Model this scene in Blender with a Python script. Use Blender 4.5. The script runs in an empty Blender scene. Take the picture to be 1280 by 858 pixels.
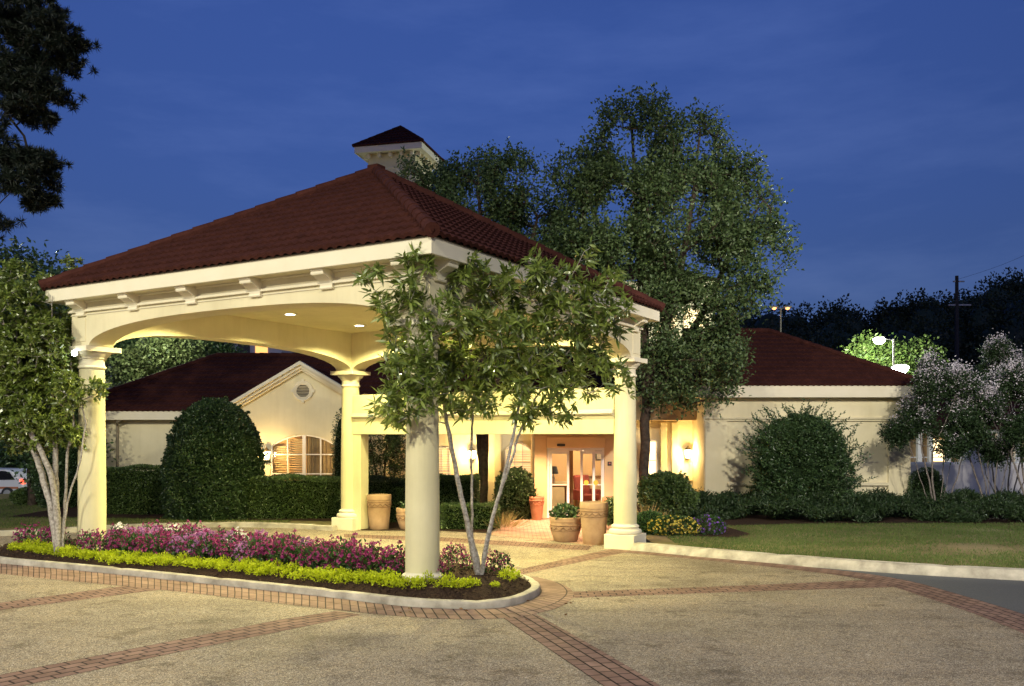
import bpy, bmesh, math, random
import numpy as np
from mathutils import Vector, Matrix
from mathutils.geometry import tessellate_polygon
random.seed(7)
R = math.radians
sc = bpy.context.scene
col = sc.collection

# ------------------------------------------------------------------ camera, sky, light, exposure
F, HZ, CH = 1117.0, 544.6, 2.45          # focal length and horizon in photograph pixels (1280 wide), eye height
cam = bpy.data.cameras.new('camera')
cam.sensor_width = 36; cam.lens = F / 1280 * 36
cam.shift_y = (HZ - 429) / 1280
cam.clip_start = .1; cam.clip_end = 3000
co = bpy.data.objects.new('camera', cam); col.objects.link(co)
co.location = (0, 0, CH); co.rotation_euler = (R(90), 0, 0)
sc.camera = co
w = bpy.data.worlds.new('World'); sc.world = w; w.use_nodes = True
nt = w.node_tree
bg = nt.nodes['Background']
sky = nt.nodes.new('ShaderNodeTexSky'); sky.sky_type = 'NISHITA'; sky.sun_disc = False
SUN_EL, SUN_AZ = 9.0, 172.0
sky.sun_elevation = R(SUN_EL); sky.sun_rotation = R(SUN_AZ)
sky.ozone_density = 5.0; sky.air_density = 1.0; sky.dust_density = .3
tint = nt.nodes.new('ShaderNodeMixRGB'); tint.blend_type = 'MULTIPLY'; tint.inputs[0].default_value = 1
tint.inputs[2].default_value = (.745, .565, .87, 1)
nt.links.new(sky.outputs[0], tint.inputs[1])
wtc = nt.nodes.new('ShaderNodeTexCoord'); wsx = nt.nodes.new('ShaderNodeSeparateXYZ'); wrp = nt.nodes.new('ShaderNodeValToRGB')
nt.links.new(wtc.outputs['Generated'], wsx.inputs[0]); nt.links.new(wsx.outputs['Z'], wrp.inputs[0])
for k_, (p_, v_) in enumerate(((0, .50), (.20, .60), (.42, .97), (1, 1.15))):
    e_ = wrp.color_ramp.elements[k_] if k_ < 2 else wrp.color_ramp.elements.new(p_)
    e_.position = p_; e_.color = (v_, v_, v_, 1)
dusk = nt.nodes.new('ShaderNodeMixRGB'); dusk.blend_type = 'MULTIPLY'; dusk.inputs[0].default_value = 1
nt.links.new(tint.outputs[0], dusk.inputs[1]); nt.links.new(wrp.outputs[0], dusk.inputs[2])
wmp = nt.nodes.new('ShaderNodeMapping'); wmp.inputs['Scale'].default_value = (1.2, 1.2, 5); wmp.inputs['Rotation'].default_value = (0, R(18), 0)
wnz = nt.nodes.new('ShaderNodeTexNoise'); wnz.inputs['Scale'].default_value = 2.6; wnz.inputs['Detail'].default_value = 7; wnz.inputs['Roughness'].default_value = .6
nt.links.new(wtc.outputs['Generated'], wmp.inputs[0]); nt.links.new(wmp.outputs[0], wnz.inputs['Vector'])
wr2 = nt.nodes.new('ShaderNodeValToRGB'); nt.links.new(wnz.outputs['Fac'], wr2.inputs[0])
wr2.color_ramp.elements[0].position = .46; wr2.color_ramp.elements[0].color = (.97, .97, .98, 1)
wr2.color_ramp.elements[1].position = .78; wr2.color_ramp.elements[1].color = (1.6, 1.35, 1.18, 1)
wisp = nt.nodes.new('ShaderNodeMixRGB'); wisp.blend_type = 'MULTIPLY'; wisp.inputs[0].default_value = 1
nt.links.new(dusk.outputs[0], wisp.inputs[1]); nt.links.new(wr2.outputs[0], wisp.inputs[2])
nt.links.new(wisp.outputs[0], bg.inputs[0])
bg.inputs[1].default_value = .10
sl = bpy.data.lights.new('sun', 'SUN'); sl.energy = .05; sl.angle = R(15); sl.color = (.8, .85, 1)
so = bpy.data.objects.new('sun', sl); col.objects.link(so)
so.rotation_euler = Vector((0, 0, 1)).rotation_difference(Vector((math.sin(R(SUN_AZ)) * math.cos(R(SUN_EL)), math.cos(R(SUN_AZ)) * math.cos(R(SUN_EL)), math.sin(R(SUN_EL))))).to_euler()
sc.view_settings.view_transform = 'Standard'
sc.view_settings.look = 'None'
sc.view_settings.exposure = 0.24
sc.view_settings.gamma = 1
try:
    sc.cycles.use_denoising = True
    sc.cycles.denoiser = 'OPENIMAGEDENOISE'
    sc.cycles.max_bounces = 6
    sc.cycles.transparent_max_bounces = 6
    sc.cycles.sample_clamp_indirect = 4
except Exception:
    pass

def spot(name, loc, energy, color, size=165, blend=.25, radius=.15, aim=None):
    l = bpy.data.lights.new(name, 'SPOT'); l.energy = energy; l.color = color
    l.spot_size = R(size); l.spot_blend = blend; l.shadow_soft_size = radius
    o = bpy.data.objects.new(name, l); col.objects.link(o); o.location = loc
    if aim is not None:
        o.rotation_euler = (Vector(loc) - Vector(aim)).to_track_quat('Z', 'Y').to_euler()
    return o
def point(name, loc, energy, color, radius=.06):
    l = bpy.data.lights.new(name, 'POINT'); l.energy = energy; l.color = color; l.shadow_soft_size = radius
    o = bpy.data.objects.new(name, l); col.objects.link(o); o.location = loc
    return o
# assumed lamps of the car park, unseen behind the photographer (full cut-off heads, they shine only downwards)
spot('assumed_car_park_lamp', (-10, -10, 17.5), 16000, (1, .94, .71), 174, .2, .3)
spot('assumed_car_park_lamp', (10, -11, 17.5), 10200, (1, .94, .72), 174, .2, .3)
spot('assumed_car_park_lamp', (-18.5, 3, 11), 6600, (1, .95, .72), 172, .2, .3)
spot('wing_fill_light', (8.5, 3, 11.5), 13500, (1, .92, .79), 52, .5, .3, aim=(9.6, 29, 1.8))  # added unseen spot that brightens the right wing wall and lawn

# ------------------------------------------------------------------ photograph pixel <-> ground
def gz(x, y):
    return .016 * (19.5 - min(max(y, 0), 19.5))
def G(px, py):
    q = py - HZ
    Y = F * CH / q
    if Y < 19.5: Y = F * 2.138 / (q - 17.87)
    return ((px - 640) * Y / F, Y)
def P3(px, py, Y):
    return Vector(((px - 640) * Y / F, Y, CH - (py - HZ) * Y / F))
def PXX(px, Y): return (px - 640) * Y / F

# ------------------------------------------------------------------ materials
def mat(name, rough=.7, spec=.3):
    m = bpy.data.materials.new(name); m.use_nodes = True
    n = m.node_tree.nodes; b = n['Principled BSDF']
    b.inputs['Roughness'].default_value = rough
    b.inputs['Specular IOR Level'].default_value = spec
    return m, m.node_tree, b
def node(t, ty, **kw):
    n = t.nodes.new(ty)
    for k, v in kw.items():
        if k.startswith('_'): setattr(n, k[1:], v)
        else: n.inputs[k.replace('__', ' ')].default_value = v
    return n
def ramp(t, fac, stops):
    r = t.nodes.new('ShaderNodeValToRGB'); e = r.color_ramp.elements
    while len(e) < len(stops): e.new(.5)
    for i, (p, c) in enumerate(stops):
        e[i].position = p; e[i].color = (*c, 1)
    t.links.new(fac, r.inputs[0]); return r
def noisy(name, c1, c2, scale=3, rough=.7, bump=0, bscale=80, spec=.3, detail=5, bdist=.01):
    m, t, b = mat(name, rough, spec)
    tc = node(t, 'ShaderNodeTexCoord')
    nz = node(t, 'ShaderNodeTexNoise', Scale=scale, Detail=detail, Roughness=.6)
    t.links.new(tc.outputs['Object'], nz.inputs['Vector'])
    r = ramp(t, nz.outputs['Fac'], [(.3, c1), (.7, c2)])
    t.links.new(r.outputs[0], b.inputs['Base Color'])
    if bump:
        n2 = node(t, 'ShaderNodeTexNoise', Scale=bscale, Detail=3)
        t.links.new(tc.outputs['Object'], n2.inputs['Vector'])
        bp = node(t, 'ShaderNodeBump', Strength=bump, Distance=bdist)
        t.links.new(n2.outputs['Fac'], bp.inputs['Height']); t.links.new(bp.outputs[0], b.inputs['Normal'])
    return m
def emis(name, c, s):
    m, t, b = mat(name)
    b.inputs['Base Color'].default_value = (*c, 1)
    b.inputs['Emission Color'].default_value = (*c, 1); b.inputs['Emission Strength'].default_value = s
    return m
def leafmat(name, c1, c2, c3=None, trans=.25, rough=.5, spec=.35, nscale=.9):
    m, t, b = mat(name, rough, spec)
    g = node(t, 'ShaderNodeNewGeometry'); tc = node(t, 'ShaderNodeTexCoord')
    nz = node(t, 'ShaderNodeTexNoise', Scale=nscale, Detail=2)
    t.links.new(tc.outputs['Object'], nz.inputs['Vector'])
    mx = node(t, 'ShaderNodeMath', _operation='MULTIPLY_ADD'); mx.inputs[1].default_value = .6
    t.links.new(g.outputs['Random Per Island'], mx.inputs[0])
    m2 = node(t, 'ShaderNodeMath', _operation='MULTIPLY'); m2.inputs[1].default_value = .4
    t.links.new(nz.outputs['Fac'], m2.inputs[0]); t.links.new(m2.outputs[0], mx.inputs[2])
    st = [(.15, c1), (.75, c2)] + ([(.97, c3)] if c3 else [])
    r = ramp(t, mx.outputs[0], st)
    t.links.new(r.outputs[0], b.inputs['Base Color'])
    if trans:
        tr = node(t, 'ShaderNodeBsdfTranslucent'); t.links.new(r.outputs[0], tr.inputs[0])
        ms = node(t, 'ShaderNodeMixShader'); ms.inputs[0].default_value = trans
        out = t.nodes['Material Output']
        t.links.new(b.outputs[0], ms.inputs[1]); t.links.new(tr.outputs[0], ms.inputs[2]); t.links.new(ms.outputs[0], out.inputs[0])
    return m

def stucco(name, c1, c2):
    m = noisy(name, c1, c2, 1.2, .85, .35, 90, .2, bdist=.012); t = m.node_tree; b = t.nodes['Principled BSDF']
    src = b.inputs['Base Color'].links[0].from_socket
    tc = node(t, 'ShaderNodeTexCoord'); mp = node(t, 'ShaderNodeMapping'); mp.inputs['Scale'].default_value = (5, 5, .35)
    nz = node(t, 'ShaderNodeTexNoise', Scale=1.0, Detail=6, Roughness=.65)
    n2 = node(t, 'ShaderNodeTexNoise', Scale=.5, Detail=5, Roughness=.6)
    t.links.new(tc.outputs['Object'], mp.inputs[0]); t.links.new(mp.outputs[0], nz.inputs['Vector']); t.links.new(tc.outputs['Object'], n2.inputs['Vector'])
    r = ramp(t, nz.outputs['Fac'], [(.32, (.84, .82, .78)), (.52, (1, 1, 1))]); r2 = ramp(t, n2.outputs['Fac'], [(.3, (.88, .88, .86)), (.6, (1.03, 1.03, 1.02))])
    a = node(t, 'ShaderNodeMixRGB', _blend_type='MULTIPLY'); a.inputs[0].default_value = .32
    c = node(t, 'ShaderNodeMixRGB', _blend_type='MULTIPLY'); c.inputs[0].default_value = 1
    t.links.new(src, a.inputs[1]); t.links.new(r.outputs[0], a.inputs[2]); t.links.new(a.outputs[0], c.inputs[1]); t.links.new(r2.outputs[0], c.inputs[2])
    t.links.new(c.outputs[0], b.inputs['Base Color'])
    return m
STUCCO = stucco('cream_stucco', (.71, .64, .43), (.77, .70, .49))
STUCCO_W = stucco('pale_stucco', (.66, .605, .375), (.72, .66, .43))
TRIM = noisy('cream_trim', (.73, .67, .50), (.78, .72, .56), 2, .6, .08, 60, .3)
TAN = noisy('tan_stucco', (.50, .36, .20), (.56, .41, .24), 1.5, .85, .25, 120, .2)
WHITE = noisy('white_paint', (.74, .72, .68), (.8, .78, .74), 3, .45)
DARKM = noisy('dark_metal', (.03, .03, .03), (.05, .05, .05), 5, .5)
GREYM = noisy('grey_metal', (.30, .30, .30), (.38, .38, .37), 5, .45)
TERRA = noisy('tan_clay', (.34, .215, .13), (.44, .29, .18), 6, .8, .2, 90)
TERRA_D = noisy('dark_clay', (.22, .135, .08), (.30, .19, .12), 6, .85)
SALMON = noisy('orange_clay', (.50, .20, .11), (.58, .26, .15), 6, .75, .2, 90)
SOIL = noisy('dark_mulch', (.018, .011, .008), (.065, .040, .028), 30, .95, .9, 45, .1, bdist=.04)
CONC = noisy('kerb_concrete', (.26, .235, .19), (.58, .53, .44), 3.2, .85, .3, 150, .2)
ASPH = noisy('asphalt', (.085, .088, .10), (.13, .132, .145), 40, .85, .4, 200, .3)
GRASS_BASE = noisy('lawn_turf', (.085, .085, .032), (.24, .19, .10), .7, .95, .5, 90, .1)
BARK_D = noisy('dark_bark', (.035, .026, .020), (.085, .065, .050), 8, .9, .6, 40, .1, bdist=.02)
BARK_L = noisy('pale_bark', (.16, .14, .12), (.56, .52, .47), 22, .85, .4, 40, .15)
BARK_M = noisy('grey_bark', (.12, .10, .09), (.26, .23, .20), 14, .85, .4, 40, .15)
GOLD = noisy('gold_decal', (.75, .42, .05), (.8, .48, .08), 4, .4)

def roofmat():
    m, t, b = mat('red_roof_tile', .85, .08)
    tc = node(t, 'ShaderNodeTexCoord')
    nz = node(t, 'ShaderNodeTexNoise', Scale=3.4, Detail=5, Roughness=.75)
    n2 = node(t, 'ShaderNodeTexNoise', Scale=55, Detail=2)
    for n in (nz, n2): t.links.new(tc.outputs['Object'], n.inputs['Vector'])
    a = node(t, 'ShaderNodeMath', _operation='MULTIPLY_ADD'); a.inputs[1].default_value = .35
    t.links.new(n2.outputs['Fac'], a.inputs[0]); 
    a2 = node(t, 'ShaderNodeMath', _operation='MULTIPLY'); a2.inputs[1].default_value = .65
    t.links.new(nz.outputs['Fac'], a2.inputs[0]); t.links.new(a2.outputs[0], a.inputs[2])
    r = ramp(t, a.outputs[0], [(.25, (.026, .0095, .008)), (.5, (.050, .0168, .0130)), (.78, (.090, .031, .022))])
    t.links.new(r.outputs[0], b.inputs['Base Color'])
    bp = node(t, 'ShaderNodeBump', Strength=.3, Distance=.006)
    t.links.new(n2.outputs['Fac'], bp.inputs['Height']); t.links.new(bp.outputs[0], b.inputs['Normal'])
    return m
ROOF = roofmat()

def aggmat():
    m, t, b = mat('exposed_aggregate', .8, .25)
    tc = node(t, 'ShaderNodeTexCoord')
    v = node(t, 'ShaderNodeTexVoronoi', Scale=120); v2 = node(t, 'ShaderNodeTexVoronoi', Scale=27)
    big = node(t, 'ShaderNodeTexNoise', Scale=.45, Detail=7, Roughness=.65)
    fine = node(t, 'ShaderNodeTexNoise', Scale=240, Detail=2)
    for n in (v, v2, big, fine): t.links.new(tc.outputs['Object'], n.inputs['Vector'])
    sp = node(t, 'ShaderNodeSeparateColor'); t.links.new(v.outputs['Color'], sp.inputs[0])
    r = ramp(t, sp.outputs[0], [(0, (.085, .068, .054)), (.3, (.275, .226, .174)), (.6, (.365, .308, .240)), (.82, (.47, .405, .325)), (1, (.78, .71, .62))])
    sp2 = node(t, 'ShaderNodeSeparateColor'); t.links.new(v2.outputs['Color'], sp2.inputs[0])
    r2 = ramp(t, sp2.outputs[1], [(0, (.72, .70, .68)), (.5, (1, 1, 1)), (1, (1.0, .93, .82))])
    mm = node(t, 'ShaderNodeMixRGB', _blend_type='MULTIPLY'); mm.inputs[0].default_value = .8
    t.links.new(r.outputs[0], mm.inputs[1]); t.links.new(r2.outputs[0], mm.inputs[2])
    r3 = ramp(t, big.outputs['Fac'], [(.30, (.50, .48, .46)), (.47, (.88, .87, .86)), (.70, (1.08, 1.03, .95))])
    m3 = node(t, 'ShaderNodeMixRGB', _blend_type='MULTIPLY'); m3.inputs[0].default_value = 1
    t.links.new(mm.outputs[0], m3.inputs[1]); t.links.new(r3.outputs[0], m3.inputs[2])
    st = node(t, 'ShaderNodeTexNoise', Scale=1.7, Detail=8, Roughness=.72); t.links.new(tc.outputs['Object'], st.inputs['Vector'])
    r4 = ramp(t, st.outputs['Fac'], [(.37, (.50, .48, .46)), (.45, (1, 1, 1)), (.62, (1, 1, 1)), (.72, (1.12, 1.10, 1.06))])
    mp2 = node(t, 'ShaderNodeMapping'); mp2.inputs['Rotation'].default_value = (0, 0, R(-28)); mp2.inputs['Scale'].default_value = (.12, 1.5, 1)
    ty_ = node(t, 'ShaderNodeTexNoise', Scale=1.0, Detail=4, Roughness=.6); t.links.new(tc.outputs['Object'], mp2.inputs[0]); t.links.new(mp2.outputs[0], ty_.inputs['Vector'])
    r5 = ramp(t, ty_.outputs['Fac'], [(.34, (.80, .79, .78)), (.5, (1, 1, 1))])
    m4 = node(t, 'ShaderNodeMixRGB', _blend_type='MULTIPLY'); m4.inputs[0].default_value = .75
    m5 = node(t, 'ShaderNodeMixRGB', _blend_type='MULTIPLY'); m5.inputs[0].default_value = .8
    t.links.new(m3.outputs[0], m4.inputs[1]); t.links.new(r4.outputs[0], m4.inputs[2]); t.links.new(m4.outputs[0], m5.inputs[1]); t.links.new(r5.outputs[0], m5.inputs[2])
    t.links.new(m5.outputs[0], b.inputs['Base Color'])
    bp = node(t, 'ShaderNodeBump', Strength=.6, Distance=.008)
    t.links.new(v.outputs['Distance'], bp.inputs['Height']); bp.invert = True
    t.links.new(bp.outputs[0], b.inputs['Normal'])
    return m
AGG = aggmat()

def brickmat(name, c1, c2, mortar, bw=.2, bh=.1, off=.5):
    m, t, b = mat(name, .85, .2)
    uv = node(t, 'ShaderNodeUVMap')
    br = node(t, 'ShaderNodeTexBrick', Scale=1.0)
    br.offset = off
    br.inputs['Color1'].default_value = (*c1, 1); br.inputs['Color2'].default_value = (*c2, 1); br.inputs['Mortar'].default_value = (*mortar, 1)
    br.inputs['Mortar Size'].default_value = .011; br.inputs['Brick Width'].default_value = bw; br.inputs['Row Height'].default_value = bh
    br.inputs['Mortar Smooth'].default_value = .2
    t.links.new(uv.outputs[0], br.inputs['Vector'])
    tc = node(t, 'ShaderNodeTexCoord'); nz = node(t, 'ShaderNodeTexNoise', Scale=2.2, Detail=7, Roughness=.7)
    t.links.new(tc.outputs['Object'], nz.inputs['Vector'])
    r = ramp(t, nz.outputs['Fac'], [(.3, (.6, .58, .56)), (.6, (1.05, 1.05, 1.05))])
    mm = node(t, 'ShaderNodeMixRGB', _blend_type='MULTIPLY'); mm.inputs[0].default_value = 1
    t.links.new(br.outputs['Color'], mm.inputs[1]); t.links.new(r.outputs[0], mm.inputs[2])
    t.links.new(mm.outputs[0], b.inputs['Base Color'])
    bp = node(t, 'ShaderNodeBump', Strength=.7, Distance=.008); bp.invert = True
    t.links.new(br.outputs['Fac'], bp.inputs['Height']); t.links.new(bp.outputs[0], b.inputs['Normal'])
    return m
BRICK = brickmat('red_paver', (.22, .135, .115), (.29, .185, .15), (.03, .022, .02), .22, .145)
BRICK2 = brickmat('paver_soldier', (.25, .16, .13), (.32, .215, .17), (.045, .034, .03), .15, .45, 0)

def glassmat(name='window_glass'):
    m = bpy.data.materials.new(name); m.use_nodes = True; t = m.node_tree
    t.nodes.remove(t.nodes['Principled BSDF'])
    tr = node(t, 'ShaderNodeBsdfTransparent'); gl = node(t, 'ShaderNodeBsdfGlossy', Roughness=.02)
    fr = node(t, 'ShaderNodeFresnel', IOR=1.5); ms = node(t, 'ShaderNodeMixShader')
    t.links.new(fr.outputs[0], ms.inputs[0]); t.links.new(tr.outputs[0], ms.inputs[1]); t.links.new(gl.outputs[0], ms.inputs[2])
    t.links.new(ms.outputs[0], t.nodes['Material Output'].inputs[0])
    return m
GLASS = glassmat()
LAMP_W = emis('warm_lamp_glass', (1, .78, .42), 14)
LAMP_C = emis('downlight_glass', (1, .96, .74), 16)
LAMP_S = emis('street_lamp_glass', (.93, 1, .90), 60)
LAMP_O = emis('orange_lamp_glass', (1, .30, .10), 3)

# ------------------------------------------------------------------ mesh helpers
class MB:
    def __init__(s): s.v = []; s.f = []; s.m = []; s.uv = None
    def add(s, vs, fs, mi=0):
        o = len(s.v); s.v += [tuple(v) for v in vs]
        for f in fs: s.f.append([i + o for i in f]); s.m.append(mi)
    def box(s, c, size, rz=0, mi=0, rx=0, ry=0):
        x, y, z = (d / 2 for d in size)
        M = Matrix.Translation(c) @ Matrix.Rotation(rz, 4, 'Z') @ Matrix.Rotation(ry, 4, 'Y') @ Matrix.Rotation(rx, 4, 'X')
        vs = [M @ Vector(p) for p in ((-x, -y, -z), (x, -y, -z), (x, y, -z), (-x, y, -z), (-x, -y, z), (x, -y, z), (x, y, z), (-x, y, z))]
        s.add(vs, [(0, 3, 2, 1), (4, 5, 6, 7), (0, 1, 5, 4), (1, 2, 6, 5), (2, 3, 7, 6), (3, 0, 4, 7)], mi)
    def bb(s, x0, x1, y0, y1, z0, z1, mi=0):
        s.box(((x0 + x1) / 2, (y0 + y1) / 2, (z0 + z1) / 2), (abs(x1 - x0), abs(y1 - y0), abs(z1 - z0)), 0, mi)
    def lathe(s, prof, c=(0, 0, 0), n=32, mi=0, cap=True):
        vs = []; fs = []
        for r, z in prof:
            for k in range(n):
                a = 2 * math.pi * k / n; vs.append((c[0] + r * math.cos(a), c[1] + r * math.sin(a), c[2] + z))
        for i in range(len(prof) - 1):
            for k in range(n):
                fs.append((i * n + k, i * n + (k + 1) % n, (i + 1) * n + (k + 1) % n, (i + 1) * n + k))
        if cap:
            fs.append(tuple(reversed(range(n)))); fs.append(tuple(range((len(prof) - 1) * n, len(prof) * n)))
        s.add(vs, fs, mi)
    def tube(s, pts, rad, n=8, mi=0, cap=True):
        pts = [Vector(p) for p in pts]; vs = []; fs = []
        if not hasattr(rad, '__len__'): rad = [rad] * len(pts)
        for i, p in enumerate(pts):
            d = (pts[min(i + 1, len(pts) - 1)] - pts[max(i - 1, 0)]).normalized()
            a = d.orthogonal().normalized() if i == 0 else (a - d * a.dot(d)).normalized()
            b = d.cross(a)
            for k in range(n):
                t = 2 * math.pi * k / n; vs.append(p + (a * math.cos(t) + b * math.sin(t)) * rad[i])
        for i in range(len(pts) - 1):
            for k in range(n): fs.append((i * n + k, i * n + (k + 1) % n, (i + 1) * n + (k + 1) % n, (i + 1) * n + k))
        if cap: fs.append(tuple(reversed(range(n)))); fs.append(tuple(range((len(pts) - 1) * n, len(pts) * n)))
        s.add(vs, fs, mi)
    def prism(s, poly, M, depth, mi=0):
        # poly: 2D outline (counter-clockwise) in local x,z; extruded along local y from 0 to depth; M places it
        n = len(poly)
        vs = [M @ Vector((x, 0, z)) for x, z in poly] + [M @ Vector((x, depth, z)) for x, z in poly]
        tri = tessellate_polygon([[Vector((x, z, 0)) for x, z in poly]])
        fs = [tuple(t) for t in tri] + [tuple(i + n for i in reversed(t)) for t in tri]
        fs += [(i, (i + 1) % n, (i + 1) % n + n, i + n) for i in range(n)]
        s.add(vs, fs, mi)
    def build(s, name, mats, parent=None, smooth=False, bevel=0, fixn=True):
        me = bpy.data.meshes.new(name); me.from_pydata(s.v, [], s.f)
        if not isinstance(mats, (list, tuple)): mats = [mats]
        for m in mats: me.materials.append(m)
        me.polygons.foreach_set('material_index', s.m)
        if fixn:
            bm = bmesh.new(); bm.from_mesh(me); bmesh.ops.recalc_face_normals(bm, faces=bm.faces); bm.to_mesh(me); bm.free()
        if smooth:
            me.polygons.foreach_set('use_smooth', [True] * len(me.polygons))
            me.set_sharp_from_angle(angle=R(35))
        me.update()
        o = bpy.data.objects.new(name, me); col.objects.link(o)
        if parent: o.parent = parent
        if bevel:
            b = o.modifiers.new('bevel', 'BEVEL'); b.width = bevel; b.segments = 2; b.limit_method = 'ANGLE'; b.angle_limit = R(50)
        return o
def thing(name, label, cat, loc=(0, 0, 0), rz=0, group=None):
    o = bpy.data.objects.new(name, None); col.objects.link(o)
    o.empty_display_size = .2
    o.location = loc; o.rotation_euler = (0, 0, rz); o['label'] = label; o['category'] = cat
    if group: o['group'] = group
    return o
def tag(o, label, cat, group=None):
    o['label'] = label; o['category'] = cat
    if group: o['group'] = group
    return o
def setkind(o, k): o['kind'] = k; return o
def dup(root, loc, rz=0, label=None, scale=1):
    r = root.copy(); col.objects.link(r); r.location = loc; r.rotation_euler = (0, 0, rz); r.scale = (scale,) * 3
    if label: r['label'] = label
    for ch in list(root.children):
        c = ch.copy(); col.objects.link(c); c.parent = r
        for g in list(ch.children):
            d = g.copy(); col.objects.link(d); d.parent = c
    return r
def np_obj(name, V, Fc, mats, parent=None, mi=None, loc=None, smooth=False):
    """V (n,3), Fc list of (k,3|4) int arrays"""
    me = bpy.data.meshes.new(name)
    if not isinstance(Fc, list): Fc = [Fc]
    Fc = [f for f in Fc if len(f)]
    nl = sum(f.size for f in Fc); nf = sum(len(f) for f in Fc)
    me.vertices.add(len(V)); me.vertices.foreach_set('co', np.asarray(V, dtype=np.float32).ravel())
    me.loops.add(nl); me.loops.foreach_set('vertex_index', np.concatenate([f.ravel() for f in Fc]).astype(np.int32))
    tot = np.concatenate([np.full(len(f), f.shape[1]) for f in Fc])
    st = np.concatenate([[0], np.cumsum(tot)[:-1]])
    me.polygons.add(nf); me.polygons.foreach_set('loop_start', st.astype(np.int32)); me.polygons.foreach_set('loop_total', tot.astype(np.int32))
    if not isinstance(mats, (list, tuple)): mats = [mats]
    for m in mats: me.materials.append(m)
    if mi is not None: me.polygons.foreach_set('material_index', np.asarray(mi, dtype=np.int32))
    if smooth: me.polygons.foreach_set('use_smooth', np.ones(nf, dtype=bool))
    me.update(calc_edges=True); me.validate()
    o = bpy.data.objects.new(name, me); col.objects.link(o)
    if parent: o.parent = parent
    if loc is not None: o.location = loc
    return o

# ------------------------------------------------------------------ ground sheets
def sheet(name, pts, layer, m, uvs=None, extra=None, zf=None):
    """flat polygon(s) following the gentle fall of the ground; pts = list of polygons (lists of (x,y))"""
    bm = bmesh.new(); uvl = bm.loops.layers.uv.new('UVMap')
    for pi, poly in enumerate(pts):
        vs = [bm.verts.new((x, y, 0)) for x, y in poly]
        f = bm.faces.new(vs)
        for k, l in enumerate(f.loops):
            l[uvl].uv = uvs[pi][k] if uvs else (poly[k][0], poly[k][1])
    bmesh.ops.remove_doubles(bm, verts=bm.verts, dist=1e-5)
    for yy in (0, 19.5):
        bmesh.ops.bisect_plane(bm, geom=bm.verts[:] + bm.edges[:] + bm.faces[:], plane_co=(0, yy, 0), plane_no=(0, 1, 0), dist=1e-6)
    for v in bm.verts: v.co.z = (zf or gz)(v.co.x, v.co.y) + layer
    bmesh.ops.triangulate(bm, faces=bm.faces)
    for f in bm.faces:
        f.normal_update()
        if f.normal.z < 0: f.normal_flip()
    me = bpy.data.meshes.new(name); bm.to_mesh(me); bm.free(); me.materials.append(m)
    o = bpy.data.objects.new(name, me); col.objects.link(o)
    return setkind(o, 'structure')
def resample(pts, step, closed=False):
    P = [Vector((p[0], p[1])) for p in pts]
    if closed: P = P + [P[0]]
    out = []; carry = 0
    L = [0]
    for a, b in zip(P, P[1:]): L.append(L[-1] + (b - a).length)
    n = max(2, int(round(L[-1] / step)))
    j = 0
    for i in range(n + (0 if closed else 1)):
        d = L[-1] * i / n
        while j < len(L) - 2 and L[j + 1] < d: j += 1
        seg = L[j + 1] - L[j]
        t = (d - L[j]) / seg if seg > 1e-9 else 0
        out.append(P[j].lerp(P[j + 1], t))
    return out
def smooth_line(pts, closed=False, it=2):
    P = [Vector((p[0], p[1])) for p in pts]
    for _ in range(it):
        Q = []
        n = len(P); rng = range(n) if closed else range(n - 1)
        if not closed: Q.append(P[0])
        for i in rng:
            a, b = P[i], P[(i + 1) % n]
            Q += [a.lerp(b, .25), a.lerp(b, .75)]
        if not closed: Q.append(P[-1])
        P = Q
    return P
def ribbon(name, A, B, layer, m, step=.5, n=None, paired=False):
    """strip between two world polylines with uv in metres along / across"""
    def rs(L, n):
        P = [Vector((p[0], p[1])) for p in L]; D = [0]
        for a, b in zip(P, P[1:]): D.append(D[-1] + (b - a).length)
        out = []; j = 0
        for i in range(n + 1):
            d = D[-1] * i / n
            while j < len(D) - 2 and D[j + 1] < d: j += 1
            s = D[j + 1] - D[j]; out.append(P[j].lerp(P[j + 1], (d - D[j]) / s if s else 0))
        return out
    ln = sum((Vector(a) - Vector(b)).length for a, b in zip(A, A[1:]))
    n = n or max(2, int(ln / step))
    if paired: a, b = list(A), list(B); n = len(a) - 1
    else: a, b = rs(A, n), rs(B, n)
    polys = []; uvs = []; u = 0
    for i in range(n):
        du = ((a[i + 1] - a[i]).length + (b[i + 1] - b[i]).length) / 2
        w0 = (a[i] - b[i]).length; w1 = (a[i + 1] - b[i + 1]).length
        polys.append([a[i], a[i + 1], b[i + 1], b[i]])
        uvs.append([(u, 0), (u + du, 0), (u + du, w1), (u, w0)]); u += du
    return sheet(name, polys, layer, m, uvs)
def sweep(name, line, prof, m, closed=False, base=None, joints=0):
    """sweep a cross-section (d = offset to the left of travel, z) along a ground line"""
    P = [Vector((p[0], p[1])) for p in line]; n = len(P); mb = MB(); k = len(prof)
    vs = []; acc = 0; nextj = joints
    for i in range(n):
        a = P[(i - 1) % n] if closed or i > 0 else P[i]; b = P[(i + 1) % n] if closed or i < n - 1 else P[i]
        t = (b - a).normalized(); nrm = Vector((-t.y, t.x))
        if i: acc += (P[i] - P[i - 1]).length
        sh = 0
        if joints and acc > nextj: sh = .014; nextj += joints
        z0 = (base or gz)(P[i].x, P[i].y)
        for d, z in prof:
            q = P[i] + nrm * d; vs.append((q.x, q.y, z0 + z - (sh if z > .02 else 0)))
    fs = []
    for i in range(n if closed else n - 1):
        j = (i + 1) % n
        for c in range(k - 1): fs.append((i * k + c, j * k + c, j * k + c + 1, i * k + c + 1))
    if not closed: fs += [tuple(range(k)), tuple(reversed(range((n - 1) * k, n * k)))]
    mb.add(vs, fs)
    return setkind(mb.build(name, m, smooth=True), 'structure')

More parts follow.
